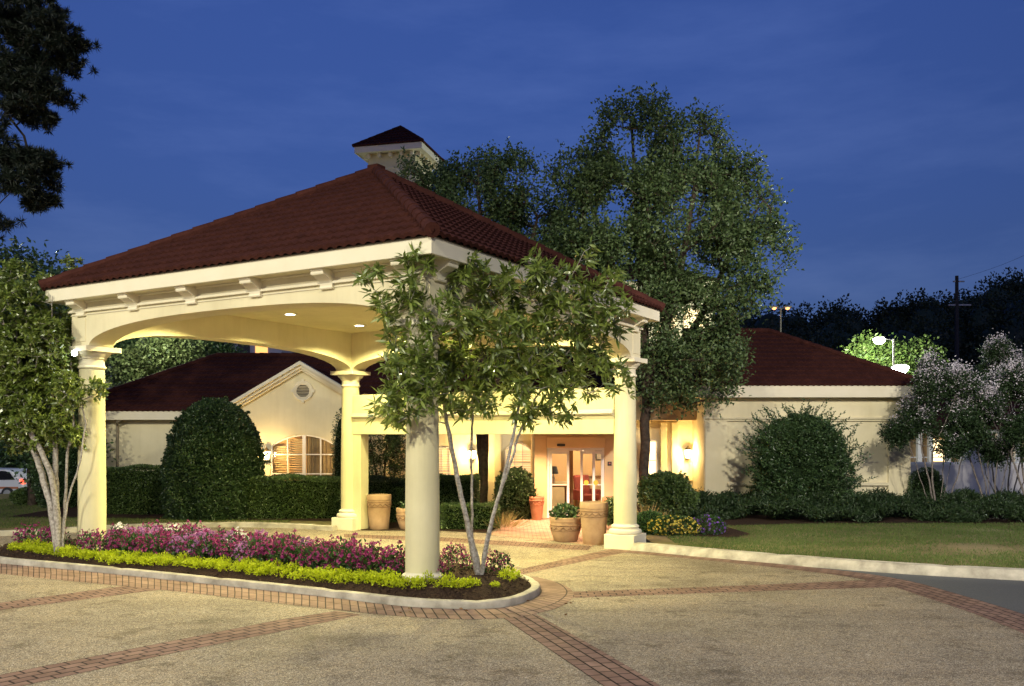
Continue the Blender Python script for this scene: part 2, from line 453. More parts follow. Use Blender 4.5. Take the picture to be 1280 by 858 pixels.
# base ground with a dip towards the lower car park at the far left
def zground(x, y):
    a = min(max((-x - 14) / 5, 0), 1) * min(max((y - 35) / 7, 0), 1)
    return gz(x, y) - .75 * a * a * (3 - 2 * a)
xs = [-900, -300, -120, -60, -40, -30, -26, -23, -21, -19, -17, -15.5, -14, -10, -5, 0, 5, 10, 15, 20, 30, 60, 120, 300, 900]
ys = [-200, -50, 0, 6, 12, 19.5, 25, 30, 35, 36.5, 38, 39.5, 41, 42, 45, 50, 60, 90, 150, 300, 1500]
V = np.array([(x, y, zground(x, y) - .008) for y in ys for x in xs]); nx = len(xs)
Fg = np.array([(j * nx + i, j * nx + i + 1, (j + 1) * nx + i + 1, (j + 1) * nx + i) for j in range(len(ys) - 1) for i in range(nx - 1)])
setkind(np_obj('ground', V, Fg, ASPH), 'structure')

# perimeter arc of the aggregate court (outer / inner edge), from the right column out past the frame
P_out = [G(*p) for p in ((800, 688.5), (870, 695), (940, 702), (1020, 710), (1090, 718), (1145, 728), (1190, 741), (1235, 754), (1280, 768), (1340, 790), (1460, 850), (1620, 960))]
P_in = [G(*p) for p in ((770, 690), (870, 699.5), (940, 706.5), (1010, 714.5), (1068, 722), (1115, 733), (1150, 745), (1215, 766), (1280, 792), (1320, 812), (1420, 872), (1540, 980))]
P_out = smooth_line(P_out); P_in = smooth_line(P_in)
court = [(-40, -8), (-40, 22.4)] + [(-14, 22.4), (-10.2, 23.4), (-7, 24.0), (-4.6, 23.9), (-3.4, 24.6), (-.5, 24.6), (0, 26.2), (4, 26.2), (3.0, 20.2)] + [tuple(p) for p in P_out] + [(5.6, 3.5), (6, -8)]
sheet('driveway', [court], 0, AGG)
ribbon('brick_paving', P_out, P_in, .004, BRICK, n=40)
# island outline (outer foot of its kerb)
isl_px = [(0, 705), (70, 711), (141, 718), (292, 734), (420, 748), (492, 757), (540, 761), (584, 762), (620, 761), (650, 756), (672, 746), (677, 739), (669, 731), (646, 723), (615, 719.5), (540, 714), (430, 706), (300, 697), (174, 688), (100, 685), (40, 685), (0, 688), (-22, 694), (-18, 701)]
isl = smooth_line([G(*p) for p in isl_px], True, 2)
isl = resample(isl, .2, True)
ring_px = [(-60, 709), (0, 718), (131, 731), (203, 737.6), (328, 752), (420, 763), (498, 771), (570, 775), (626, 774), (672, 768), (705, 758), (718, 746), (716, 738), (700, 729), (672, 722)]
ring_in = [(-60, 701), (0, 704.5), (131, 716.5), (203, 724), (328, 738), (420, 748), (492, 758), (560, 762), (610, 762), (646, 758), (668, 750), (677, 741), (675, 735), (664, 727.5), (646, 722)]
ribbon('brick_paving', smooth_line([G(*p) for p in ring_in]), smooth_line([G(*p) for p in ring_px]), .005, BRICK2, paired=True)
def band(top, bot, layer=.0035, m=BRICK, n=None): return ribbon('brick_paving', [G(*p) for p in top], [G(*p) for p in bot], layer, m, n=n)
band([(-260, 905), (0, 844), (348, 775.5), (420, 764)], [(-236, 925), (31, 857), (210, 818), (452, 769)], n=30)
band([(-200, 783), (0, 754), (157, 732.6), (200, 730)], [(-200, 793), (0, 763), (203, 737), (230, 735)], n=16)
band([(690, 741.5), (720, 740), (900, 733.5), (1090, 725.5)], [(690, 749), (720, 747.5), (960, 739), (1125, 734)], n=16)
band([(626, 771), (695, 818), (754, 858), (900, 957)], [(668, 767), (745, 810), (824, 857), (990, 957)], n=20)
band([(650, 712), (745, 690.5), (765, 687)], [(650, 719), (777, 692), (790, 689)], n=10)
band([(430, 668), (553, 672), (740, 683)], [(430, 672), (553, 677), (735, 688.5)], n=10)
walk = [G(*p) for p in ((612, 669), (640, 651.5), (669, 646), (800, 646), (790, 672), (738, 683), (700, 677))]
sheet('entry_walk', [walk], .006, brickmat('walk_brick', (.44, .28, .20), (.50, .33, .24), (.22, .14, .10), .2, .1))

# kerb and mulch of the island
KP = [(0, -.02), (0, .075), (.012, .098), (.04, .11), (.10, .11), (.13, .10), (.14, .08), (.14, 0)]
sweep('kerb', isl, [(-d if False else d, z) for d, z in KP], CONC, closed=True, joints=2.4)
spA, spB = Vector((-7.8, 17.4)), Vector((-1.6, 13.3))
ISL = np.array([(p.x, p.y) for p in isl])
def island_d(x, y): return float(np.min(np.hypot(ISL[:, 0] - x, ISL[:, 1] - y)))
def soilz(x, y):
    d = max(island_d(x, y) - .12, 0); t = min(d / .7, 1)
    return gz(x, y) + .075 + .19 * t * (2 - t)
mb = MB(); n = len(isl); rings = 9; vs = []
for r in range(rings):
    t = r / (rings - 1)
    for i, p in enumerate(isl):
        ab = spB - spA; s = min(max((p - spA).dot(ab) / ab.length_squared, 0), 1); cpt = spA + ab * s
        a = isl[(i - 1) % n]; b = isl[(i + 1) % n]; tn = (b - a).normalized(); q0 = p + Vector((-tn.y, tn.x)) * .12
        q = q0.lerp(cpt, t * .98)
        vs.append((q.x, q.y, soilz(q.x, q.y) + random.uniform(-.012, .012) * (r > 0)))
fs = [(r * n + i, r * n + (i + 1) % n, (r + 1) * n + (i + 1) % n, (r + 1) * n + i) for r in range(rings - 1) for i in range(n)]
mb.add(vs, fs); setkind(mb.build('mulch_bed', SOIL, smooth=True), 'structure')

# kerbs and lawns
rk = smooth_line([G(*p) for p in ((788, 688.6), (806, 690), (900, 699), (1000, 707.5), (1100, 715.5), (1200, 721.5), (1300, 726.5), (1420, 733), (1600, 740))])
rk = resample(rk, .25)
sweep('kerb', rk, [(0, -.02), (0, .02), (.06, .12), (.09, .15), (.27, .16), (.30, .14), (.30, 0)], CONC, joints=3)
lawnR = [(p.x, p.y + .27) for p in rk if p.x > 2.9] + [(30, 14.2), (30, 29.6), (6.3, 29.6), (6.3, 31.2), (3.9, 31.2), (3.9, 22.5), (2.95, 21.2)]
LZ = .13
zl = lambda x, y: gz(x, y)
sheet('lawn', [lawnR], LZ, GRASS_BASE)
bk = smooth_line([G(*p) for p in ((-420, 678), (-200, 674), (0, 671), (60, 668), (140, 662.5), (250, 659.5), (310, 659), (380, 661.5), (416, 664))])
bk = resample(bk, .25)
sweep('kerb', bk, [(0, -.02), (0, .11), (.03, .13), (.15, .13), (.17, .11), (.17, 0)], CONC, joints=3)
lawnL = [(p.x, p.y + .15) for p in bk] + [(-4.3, 31.3), (-17, 31.3), (-20, 36), (-45, 36)]
sheet('lawn', [lawnL], .10, GRASS_BASE)
bedC = [(-4.5, 24.1), G(452, 663.5), G(552, 664), G(611, 667), G(637, 651), (.6, 26.35), (.6, 31.3), (-4.5, 31.3)]
sheet('planting_bed', [bedC], .02, SOIL)
bedL = [(-14.5, 25.6), (-9, 25.0), (-4.6, 24.4), (-4.6, 31.3), (-14.5, 31.3)]
sheet('planting_bed', [bedL], .115, SOIL)
bedR = [(2.9, 21.0), (3.9, 20.6), (5.0, 20.2), (5.6, 20.9), (5.4, 22.8), (8, 23.4), (16, 23.6), (30, 23.6), (30, 29.4), (6.3, 29.4), (6.3, 31.1), (4.0, 31.1)]
sheet('planting_bed', [bedR], .145, SOIL)

# ------------------------------------------------------------------ tiled roofs
def tile_face(A, B, C, D, wave=.18, course=.36, amp=.034, step=.040, nper=8, lip=.06):
    """wavy coursed tiles on a roof plane: eave A->B, ridge D->C (C may equal D). returns (V, F) arrays"""
    A, B, C, D = (Vector(p) for p in (A, B, C, D))
    e = (B - A).normalized(); L = (B - A).length
    nrm = e.cross(D - A).normalized()
    if nrm.z < 0: nrm = -nrm
    sdir = nrm.cross(e)
    if sdir.z < 0: sdir = -sdir
    H = (D - A).dot(sdir); dl = (D - A).dot(e); cr = (C - A).dot(e)
    ne = int(L / (wave / nper)) + 1
    ex = np.linspace(0, L, ne + 1)
    ncs = max(1, int(round(H / course))); cs = H / ncs
    rows = []
    rows.append((0, -lip)); 
    for k in range(ncs):
        rows += [(k * cs, step), (k * cs + cs * .5, step * .55), ((k + 1) * cs - 1e-4, 0)]
    V = []
    jit = np.random.RandomState(3)
    for s, dsp in rows:
        t = s / H; lo = dl * t; hi = L + (cr - L) * t
        x = np.clip(ex, lo, hi)
        ph = 2 * np.pi * x / wave
        d = dsp + amp * (.5 + .5 * np.cos(ph)) ** .8
        if dsp < 0: d = dsp + step + amp * (.5 + .5 * np.cos(ph)) ** .8
        base = np.array(A)[None] + x[:, None] * np.array(e)[None] + s * np.array(sdir)[None]
        if dsp < 0: base = base + np.array((0, 0, -.0))[None]
        V.append(base + d[:, None] * np.array(nrm)[None])
    V = np.concatenate(V); w_ = ne + 1
    i = np.arange(ne); Fs = []
    for r in range(len(rows) - 1):
        Fs.append(np.stack([r * w_ + i, r * w_ + i + 1, (r + 1) * w_ + i + 1, (r + 1) * w_ + i], 1))
    Fc = np.concatenate(Fs)
    # drop degenerate faces outside the hips
    q = V[Fc]; ar = np.linalg.norm(np.cross(q[:, 2] - q[:, 0], q[:, 3] - q[:, 1]), axis=1)
    return V, Fc[ar > 1e-6]
def tiles(name, faces, m, parent, **kw):
    Vs = []; Fs = []; o = 0
    for f in faces:
        V, Fc = tile_face(*f, **kw); Vs.append(V); Fs.append(Fc + o); o += len(V)
    ob = np_obj(name, np.concatenate(Vs), np.concatenate(Fs), m, parent, smooth=True)
    ob.data.set_sharp_from_angle(angle=R(40))
    return ob
def hipcap(mb, a, b, r=.10, seg=.42):
    a, b = Vector(a), Vector(b); L = (b - a).length; n = max(1, int(L / seg)); d = (b - a) / n
    for k in range(n):
        p = a + d * k; q = a + d * (k + 1.08)
        mb.tube([p, q], [r * 1.12, r * .92], 10)

# ------------------------------------------------------------------ porte-cochere
YAW = -.534; PC = Vector((-2.778, 18.295, 0)); A_, B_ = 3.9, 3.719
cy_, sy_ = math.cos(YAW), math.sin(YAW)
def W(u, v, z=0): return Vector((PC.x + u * cy_ - v * sy_, PC.y + u * sy_ + v * cy_, z))
pc = thing('porte_cochere', 'cream arched entrance canopy on four columns under a red tiled pyramid roof', 'entrance canopy', PC, YAW)
HC, HSOF, HF, HCEIL, HAPEX, OV = 4.129, 4.974, 5.255, 5.10, 7.83, .575
def column(u, v, zb, plinth):
    H = HC
    c = MB(); 
    c.lathe([(.250, zb + .30), (.252, zb + 1.2), (.245, zb + 2.0), (.225, H - .40)], (u, v, 0), 40)
    sh = c.build('column', STUCCO_W, pc, smooth=True)
    b = MB()
    b.lathe([(.33, zb + .12), (.355, zb + .15), (.36, zb + .19), (.345, zb + .225), (.30, zb + .24), (.285, zb + .26), (.30, zb + .275), (.305, zb + .30), (.29, zb + .32), (.255, zb + .34), (.25, zb + .36)], (u, v, 0), 40)
    b.build('base', TRIM, sh, smooth=True)
    if plinth:
        p = MB(); p.box((u, v, zb - .04), (.70, .70, .34)); p.build('plinth', TRIM, sh, bevel=.012)
    k = MB()
    k.lathe([(.225, H - .42), (.245, H - .41), (.258, H - .385), (.245, H - .36), (.228, H - .35), (.228, H - .25), (.235, H - .235), (.255, H - .225), (.26, H - .205), (.27, H - .19), (.32, H - .15), (.34, H - .11), (.34, H - .095)], (u, v, 0), 40)
    k.box((u, v, H - .05), (.74, .74, .095))
    k.build('capital', TRIM, sh, smooth=True)
column(A_, -B_, gz(0, 13.1) + .0, False)
column(-A_, -B_, gz(0, 17.1) - .06, False)
column(A_, B_, .18, True)
column(-A_, B_, .18, True)
# arched beams (thickness 0.5) with a basket-handle arch
def arch_z(t): return HC + .015 + .41 * max(0, 1 - abs(t) ** 2.7) ** .52
BT = .25
def beam(axis, sgn):
    half = (A_ if axis == 'u' else B_); off = (B_ if axis == 'u' else A_) * sgn
    ts = [-1 + 2 * (math.sin(-math.pi / 2 + math.pi * k / 64) * .5 + .5) for k in range(65)]
    span = half - BT - .03
    xs_ = [-half - (BT if axis == 'u' else -BT)] + [t * span for t in ts] + [half + (BT if axis == 'u' else -BT)]
    zs = [HC] + [arch_z(t) for t in ts] + [HC]
    mb = MB(); vs = []
    for x, z in zip(xs_, zs):
        for y, zz in ((off - BT, z), (off - BT, HCEIL), (off + BT, HCEIL), (off + BT, z)):
            vs.append((x, y, zz) if axis == 'u' else (y, x, zz))
    fs = []
    for i in range(len(xs_) - 1):
        a, b = i * 4, i * 4 + 4
        for c in range(4): fs.append((a + c, b + c, b + (c + 1) % 4, a + (c + 1) % 4))
    n = len(xs_)
    fs += [(0, 1, 2, 3), tuple(reversed(range((n - 1) * 4, n * 4)))]
    mb.add(vs, fs); return mb.build('beam', STUCCO, pc)
for ax in ('u', 'v'):
    for s in (-1, 1): beam(ax, s)
# thin raised panels on the corner piers
for su in (-1, 1):
    for sv in (-1, 1):
        mb = MB(); mb.box((su * A_, sv * (B_ + BT + .004), 4.44), (.36, .016, .44)); mb.build('pier_panel', STUCCO, pc, bevel=.004)
        mb = MB(); mb.box((su * (A_ + BT + .004), sv * B_, 4.44), (.016, .36, .44)); mb.build('pier_panel', STUCCO, pc, bevel=.004)
# frieze mouldings
mb = MB()
def ring(mb, du, z0, z1, th, oa, ob_):
    ua, vb = A_ + oa, B_ + ob_
    for s in (-1, 1):
        mb.bb(-ua - th, ua + th, s * vb, s * (vb + th), z0, z1)
        mb.bb(s * ua, s * (ua + th), -vb, vb, z0, z1)
ring(mb, 0, 4.765, 4.80, .05, BT + .001, BT + .001)
ring(mb, 0, 4.80, 4.825, .03, BT + .001, BT + .001)
ring(mb, 0, 4.71, 4.727, .015, BT + .001, BT + .001)
ring(mb, 0, 4.94, 4.97, .05, BT + .001, BT + .001)
mb.build('frieze_moulding', TRIM, pc, bevel=.006)
# soffit, fascia, ceiling
mb = MB(); ring(mb, 0, HSOF - .002, HSOF + .03, OV - BT + .02, BT - .03, BT - .03); mb.build('soffit', STUCCO, pc)
mb = MB(); ring(mb, 0, HSOF - .012, HF - .03, .055, OV - .055, OV - .055); mb.build('fascia', TRIM, pc, bevel=.01)
mb = MB(); mb.bb(-A_ + BT - .02, A_ - BT + .02, -B_ + BT - .02, B_ - BT + .02, HCEIL - .006, HCEIL + .05); mb.build('ceiling', STUCCO_W, pc)
# scrolled brackets under the soffit
def bracket(mb, cx, face, axis, sgn):
    # outline in (out, z)
    out = [(0, 4.69), (.05, 4.69), (.06, 4.71), (.05, 4.745), (.055, 4.78), (.075, 4.81), (.11, 4.83), (.15, 4.845), (.185, 4.865), (.215, 4.88), (.245, 4.88), (.255, 4.90), (.255, 4.935), (.275, 4.94), (.275, 4.972), (0, 4.972)]
    wd = .25
    if axis == 'v':   # bracket on a face of constant v
        M = Matrix.Translation((cx + wd / 2, sgn * face, 0)) @ Matrix(((0, -1, 0, 0), (sgn, 0, 0, 0), (0, 0, 1, 0), (0, 0, 0, 1)))
    else:
        M = Matrix.Translation((sgn * face, cx + wd / 2, 0)) @ Matrix(((sgn, 0, 0, 0), (0, -1, 0, 0), (0, 0, 1, 0), (0, 0, 0, 1)))
    mb.prism(out, M, wd)
for k in range(6):
    for s in (-1, 1):
        b = MB(); bracket(b, -3.83 + 1.532 * k, B_ + BT, 'v', s); b.build('bracket', TRIM, pc, bevel=.005)
        b = MB(); bracket(b, -3.65 + 1.46 * k, A_ + BT, 'u', s); b.build('bracket', TRIM, pc, bevel=.005)
ea, eb = A_ + OV + .05, B_ + OV + .05; ez = HF - .035
ap = (0, 0, HAPEX)
cn = [(-ea, -eb, ez), (ea, -eb, ez), (ea, eb, ez), (-ea, eb, ez)]
rf = tiles('roof', [(cn[k], cn[(k + 1) % 4], ap, ap) for k in range(4)], ROOF, pc)
mb = MB()
for c in cn: hipcap(mb, Vector(c) + Vector((0, 0, .05)), Vector(ap) + Vector((0, 0, .05)))
mb.box((0, 0, HAPEX + .06), (.26, .26, .16))
mb.build('ridge_cap', ROOF, rf, smooth=True)
mb = MB(); mb.add([(x * .997, y * .997, z - .02) for x, y, z in cn] + [(0, 0, HAPEX - .02)], [(0, 1, 4), (1, 2, 4), (2, 3, 4), (3, 0, 4), (0, 3, 2, 1)]); mb.build('roof_deck', BARK_D, rf)
# recessed downlights in the canopy ceiling
k = 0
for u in (-2.4, 2.4):
    for v in (-2.3, 0, 2.3):
        p = W(u, v, HCEIL - .006)
        vis = (u, v) in ((-2.4, 0), (-2.4, 2.3))
        lab = {(-2.4, 0): 'lit recessed downlight in canopy ceiling, nearer the left front arch', (-2.4, 2.3): 'lit recessed downlight in canopy ceiling, nearer the back left column'}.get((u, v), 'assumed lit recessed downlight in the canopy ceiling, unseen behind the front tree or arch')  # downlights hidden from view are assumed, added to light the canopy
        t = thing('recessed_light', lab, 'ceiling light', p, YAW, 'recessed lights in the canopy ceiling')
        m_ = MB(); m_.lathe([(.10, -.002), (.145, -.012), (.15, -.004), (.15, .0)], n=28, cap=False); m_.build('trim_ring', WHITE, t, smooth=True)
        m_ = MB(); m_.lathe([(.10, -.006), (.0005, -.006)], n=28, cap=False); m_.build('lens', LAMP_C, t)
        spot('recessed_light_beam', p + Vector((0, 0, -.03)), 860, (1, .89, .38), 146, .4, .08)
# small floodlight on the back left edge of the left column capital
fl = thing('floodlight', 'small bright floodlight beside the capital of the left column', 'floodlight', P3(95, 442, 16.75))
m_ = MB(); m_.box((0, 0, 0), (.10, .12, .10)); m_.build('housing', GREYM, fl, bevel=.01)
m_ = MB(); m_.lathe([(.052, 0), (.03, .02), (.001, .026)], n=16, cap=False)
lo = m_.build('lens', LAMP_S, fl); lo.rotation_euler = (R(90), 0, 0); lo.location = (0, -.062, 0)
m_ = MB(); m_.box((.10, .03, .02), (.2, .03, .03)); m_.build('arm', GREYM, fl)

# link beam between the two rear columns, and its pier by the back left column
lb = thing('link_beam', 'cream entablature beam joining the two rear canopy columns', 'beam', PC, YAW)
m_ = MB(); m_.bb(-A_ + .2, A_ - .2, B_ - .16, B_ + .20, 2.48, 3.5); m_.build('entablature', STUCCO_W, lb, bevel=.01)
m_ = MB(); m_.bb(-A_ + .21, A_ - .21, B_ - .235, B_ - .1605, 2.93, 2.985); m_.bb(-A_ + .21, A_ - .21, B_ - .205, B_ - .1605, 2.985, 3.02); m_.bb(-A_ + .21, A_ - .21, B_ - .20, B_ - .1605, 2.90, 2.93); m_.build('moulding', TRIM, lb, bevel=.006)
m_ = MB(); m_.bb(-A_ + .2, -A_ + .46, B_ - .14, B_ + .18, 0, 2.479); m_.build('pier', STUCCO_W, lb, bevel=.01)

# ------------------------------------------------------------------ lobby building
lob = thing('lobby_building', 'cream single-storey lobby building with gabled window bay and dark red tiled roof', 'building', (0, 0, 0))
EZ0, EZ1 = 2.99, 3.30; WY = 31.4
mb = MB(); mb.bb(-15.3, .70, WY, WY + .3, 0, 3.04); mb.bb(3.5, 6.36, WY, WY + .3, 0, 3.04); mb.bb(.70, 3.5, WY - .001, WY + .3, 2.75, 3.04)
mb.bb(-15.3, -15.0, WY + .3, WY + 8, 0, 3.04)
mb.build('wall', STUCCO, lob)
mb = MB(); mb.bb(-15.5, 6.36, WY - .06, WY, .0, .85); mb.build('wall_dado', STUCCO, lob, bevel=.01)
mb = MB(); mb.bb(-15.7, 6.4, 30.95, 31.0, EZ0, EZ1); mb.bb(-15.7, -15.65, 31.0, 39.2, EZ0, EZ1); mb.bb(-15.65, 6.4, 31.0, 31.45, EZ0 + .02, EZ0 + .05); mb.build('fascia', TRIM, lob, bevel=.01)
Lx = -15.75; rdg = 5.55
rf = tiles('roof', [((Lx, 30.9, EZ1), (7.5, 30.9, EZ1), (7.5, 35.1, rdg), (-11.6, 35.1, rdg)), ((Lx, 39.3, EZ1), (Lx, 30.9, EZ1), (-11.6, 35.1, rdg), (-11.6, 35.1, rdg))], ROOF, lob, nper=5)
mb = MB(); hipcap(mb, (Lx, 30.9, EZ1 + .05), (-11.6, 35.1, rdg + .05)); hipcap(mb, (-11.6, 35.1, rdg + .05), (7.5, 35.1, rdg + .05)); mb.build('ridge_cap', ROOF, rf, smooth=True)
# downpipe
mb = MB(); x = PXX(146, 31.3); mb.tube([(x + .25, 31.02, 3.0), (x + .1, 31.1, 2.9), (x, 31.34, 2.8), (x, 31.34, .1)], .045, 8); mb.build('downpipe', noisy('pipe_paint', (.25, .21, .14), (.3, .26, .18), 4), lob, smooth=True)
# gabled bay
GX, GY = -7.04, 30.0; GAP, GHW = 4.92, 2.75
def gtop(x): return 3.30 + (GAP - 3.30) * (1 - abs(x - GX) / GHW) - .12
wx0, wx1 = PXX(338, GY), PXX(421, GY); wc = (wx0 + wx1) / 2; whw = (wx1 - wx0) / 2
def wtop(x):
    t = (x - wc) / whw
    return 2.12 + .37 * (1 - t * t)
xs_ = sorted(set([GX - GHW + .15, GX, GX + GHW - .15] + [wx0 + (wx1 - wx0) * k / 24 for k in range(25)]))
mb = MB()
for a, b in zip(xs_, xs_[1:]):
    inw = a >= wx0 - 1e-6 and b <= wx1 + 1e-6
    za, zb = (wtop(a), wtop(b)) if inw else (0, 0)
    ta, tb = gtop(a), gtop(b)
    v = [(a, GY, za), (b, GY, zb), (b, GY, tb), (a, GY, ta), (a, GY + .22, za), (b, GY + .22, zb), (b, GY + .22, tb), (a, GY + .22, ta)]
    mb.add(v, [(0, 1, 2, 3), (7, 6, 5, 4), (0, 4, 5, 1), (3, 2, 6, 7)])
mb.bb(wx0, wx1, GY, GY + .22, 0, .62)
for s in (-1, 1): mb.bb(GX + s * (GHW - .15) - .11, GX + s * (GHW - .15) + .11, GY + .005, WY, 0, 3.2)
mb.bb(wx0 - .02, wx0, GY + .01, GY + .22, 0, 2.1); mb.bb(wx1, wx1 + .02, GY + .01, GY + .22, 0, 2.1)
mb.build('gable_wall', STUCCO, lob)
# rake mouldings in three steps
mb = MB()
sl_ = math.atan2(GAP - 3.30, GHW)
for s in (-1, 1):
    Lr = math.hypot(GHW, GAP - 3.30) + .08
    for (off, th, pr) in ((0, .10, .40), (.10, .09, .28), (.19, .07, .16)):
        c0 = Vector((GX, 0, GAP)); d = Vector((s * math.cos(sl_), 0, -math.sin(sl_))); nn = Vector((-s * math.sin(sl_), 0, -math.cos(sl_)))
        a = c0 + nn * off / 1; b = a + d * Lr
        a_in = a - d * 0
        # mitre at the apex: extend to x = GX
        q = [Vector((GX, 0, GAP - off / math.cos(sl_))), c0 + d * Lr + nn * off, c0 + d * Lr + nn * (off + th), Vector((GX, 0, GAP - (off + th) / math.cos(sl_)))]
        vs = [(p.x, GY - pr, p.z) for p in q] + [(p.x, GY + .1, p.z) for p in q]
        mb.add(vs, [(0, 1, 2, 3), (7, 6, 5, 4), (0, 4, 5, 1), (1, 5, 6, 2), (2, 6, 7, 3), (3, 7, 4, 0)])
mb.build('gable_trim', TRIM, lob)
tiles('gable_roof', [((GX - GHW - .08, 35.2, 3.20), (GX - GHW - .08, GY + .12, 3.20), (GX, GY + .12, GAP - .05), (GX, 35.2, GAP - .05)), ((GX + GHW + .08, GY + .12, 3.20), (GX + GHW + .08, 35.2, 3.20), (GX, 35.2, GAP - .05), (GX, GY + .12, GAP - .05))], ROOF, lob, nper=5)
# round vent
vc = P3(379, 489, GY)
vt = MB()
def torus(mb, c, Rr, r, n=32, k=8):
    pts = [(c[0] + Rr * math.cos(2 * math.pi * i / n), c[1], c[2] + Rr * math.sin(2 * math.pi * i / n)) for i in range(n + 1)]
    mb.tube(pts, r, k, cap=False)
torus(vt, (vc.x, GY - .02, vc.z), .30, .055); torus(vt, (vc.x, GY - .03, vc.z), .24, .03)
for k in range(4):
    a = math.pi / 2 * k; vt.box((vc.x + .345 * math.cos(a), GY - .03, vc.z + .345 * math.sin(a)), (.10, .10, .10))
ve = vt.build('round_vent', TRIM, lob, smooth=True)
m_ = MB()
for k in range(9):
    z = -.2 + .05 * k; h = math.sqrt(max(.0, .235 ** 2 - z * z)); m_.box((vc.x, GY - .012, vc.z + z), (2 * h, .035, .008), rx=R(-35))
m_.build('louvre', TRIM, ve)
m_ = MB(); m_.lathe([(.245, 0), (.001, 0)], n=28, cap=False); o = m_.build('backing', BARK_D, ve); o.rotation_euler = (R(90), 0, 0); o.location = (vc.x, GY - .004, vc.z)
# arched window of the bay: frame, muntins, wooden shutters, lit curtain behind
wn = MB()
fy = GY + .06
def fr(x0, x1, z0, z1, y=fy, d=.06): wn.bb(x0, x1, y, y + d, z0, z1)
pts = [(wx0 + (wx1 - wx0) * k / 24, fy + .03, wtop(wx0 + (wx1 - wx0) * k / 24) - .02) for k in range(25)]
wn.tube(pts, .045, 6)
q = (wx1 - wx0) / 4
fr(wx0, wx0 + .05, .62, 2.1); fr(wx1 - .05, wx1, .62, 2.1); fr(wc - .055, wc + .055, .62, 2.47, fy - .01)
for xx in (wx0 + q, wx1 - q): fr(xx - .02, xx + .02, .62, wtop(xx) - .03)
for zz in (1.16, 1.81): fr(wx0 + .05, wc - .055, zz - .018, zz + .018, fy + .001, .055); fr(wc + .055, wx1 - .05, zz - .018, zz + .018, fy + .001, .055)
fr(wx0 - .05, wx1 + .05, .56, .62, fy - .1, .2)
wdo = wn.build('window', WHITE, lob)
WOOD = noisy('shutter_wood', (.52, .42, .24), (.62, .52, .32), 4, .5)
m_ = MB()
for k in range(24):
    z = .66 + k * .078
    for x0, x1 in ((wx0 + .06, wx0 + q - .03), (wx0 + q + .03, wc - .1)):
        zt = min(wtop(x0), wtop(x1))
        if z < zt - .06: m_.box(((x0 + x1) / 2, fy + .14, z), (x1 - x0, .075, .010), rx=R(-38))
m_.build('shutter', WOOD, wdo)
m_ = MB()
vs = []; fs = []
nf = 60
for k in range(nf + 1):
    x = wc + .06 + (wx1 - wc - .06) * k / nf; y = fy + .16 + .02 * math.sin(k * .9) + .012 * math.sin(k * 2.3)
    vs += [(x, y, .62), (x, y, wtop(x))]
fs = [(2 * k, 2 * k + 2, 2 * k + 3, 2 * k + 1) for k in range(nf)]
m_.add(vs, fs); m_.build('curtain', noisy('curtain_cloth', (.30, .22, .11), (.38, .28, .15), 3, .9), wdo)
m_ = MB(); m_.bb(wx0, wx1, fy + .3, fy + .32, .5, 2.6); m_.build('lit_room', emis('dim_room_glow', (.8, .52, .25), .10), wdo)
m_ = MB()
ps = [(wx0 + (wx1 - wx0) * k / 24) for k in range(25)]
m_.add([(x, fy + .045, .62) for x in ps] + [(x, fy + .045, wtop(x) - .02) for x in ps], [(k, k + 1, k + 26, k + 25) for k in range(24)]); m_.build('pane', GLASS, wdo)

def rect_window(cx, y, z0, z1, wd, nx_, nz_, arch=0, glow=1.2, blinds=True):
    wn = MB(); f = .06
    x0, x1 = cx - wd / 2, cx + wd / 2
    wn.bb(x0 - f, x0, y - .05, y + .03, z0, z1); wn.bb(x1, x1 + f, y - .05, y + .03, z0, z1); wn.bb(x0 - f, x1 + f, y - .07, y + .03, z0 - .07, z0)
    top = lambda x: z1 + arch * (1 - ((x - cx) / (wd / 2)) ** 2)
    wn.tube([(x0 + wd * k / 12, y - .01, top(x0 + wd * k / 12) + .02) for k in range(13)], .04, 6)
    for i in range(1, nx_):
        x = x0 + wd * i / nx_; wn.bb(x - .012, x + .012, y - .03, y - .002, z0, top(x))
    for j in range(1, nz_):
        z = z0 + (z1 - z0 + arch * .5) * j / nz_; wn.bb(x0, x1, y - .026, y - .004, z - .012, z + .012)
    o = wn.build('window', WHITE, lob)
    m_ = MB(); ps = [x0 + wd * k / 12 for k in range(13)]
    m_.add([(x, y, z0) for x in ps] + [(x, y, top(x)) for x in ps], [(k, k + 1, k + 14, k + 13) for k in range(12)])
    m_.build('lit_blind', emis('warm_blind_glow', (1, .72, .36), glow), o)
    if blinds:
        m_ = MB(); z = z0 + .05
        while z < z1: m_.box((cx, y - .012, z), (wd, .01, .022)); z += .06
        m_.build('blind_slat', WOOD, o)
    return o
yw = WY - .02
rect_window(PXX(648, WY), yw, .95, 1.95, .85, 3, 4, .22, .9)
rect_window(PXX(553, WY), yw, .95, 2.0, .5, 2, 4, 0, .8)
rect_window(PXX(812, WY), yw, .9, 2.25, .42, 1, 2, 0, 2.2, False)
# pilasters and framed panel beside the right lantern
for px_ in (829, 843): mb = MB(); x = PXX(px_, WY); mb.bb(x - .11, x + .11, WY - .12, WY, 0, 2.9); mb.build('pilaster', STUCCO_W, lob, bevel=.01)
mb = MB(); mb.bb(PXX(622, WY) - .12, PXX(622, WY) + .12, WY - .12, WY, 0, 2.95); mb.build('pilaster', STUCCO_W, lob, bevel=.01)
mb = MB()
x0, x1 = PXX(849, WY), PXX(877, WY)
pass
mb.bb(x0, x1, WY - .10, WY - .06, .85, .92); mb.build('alcove_trim', STUCCO_W, lob, bevel=.01)

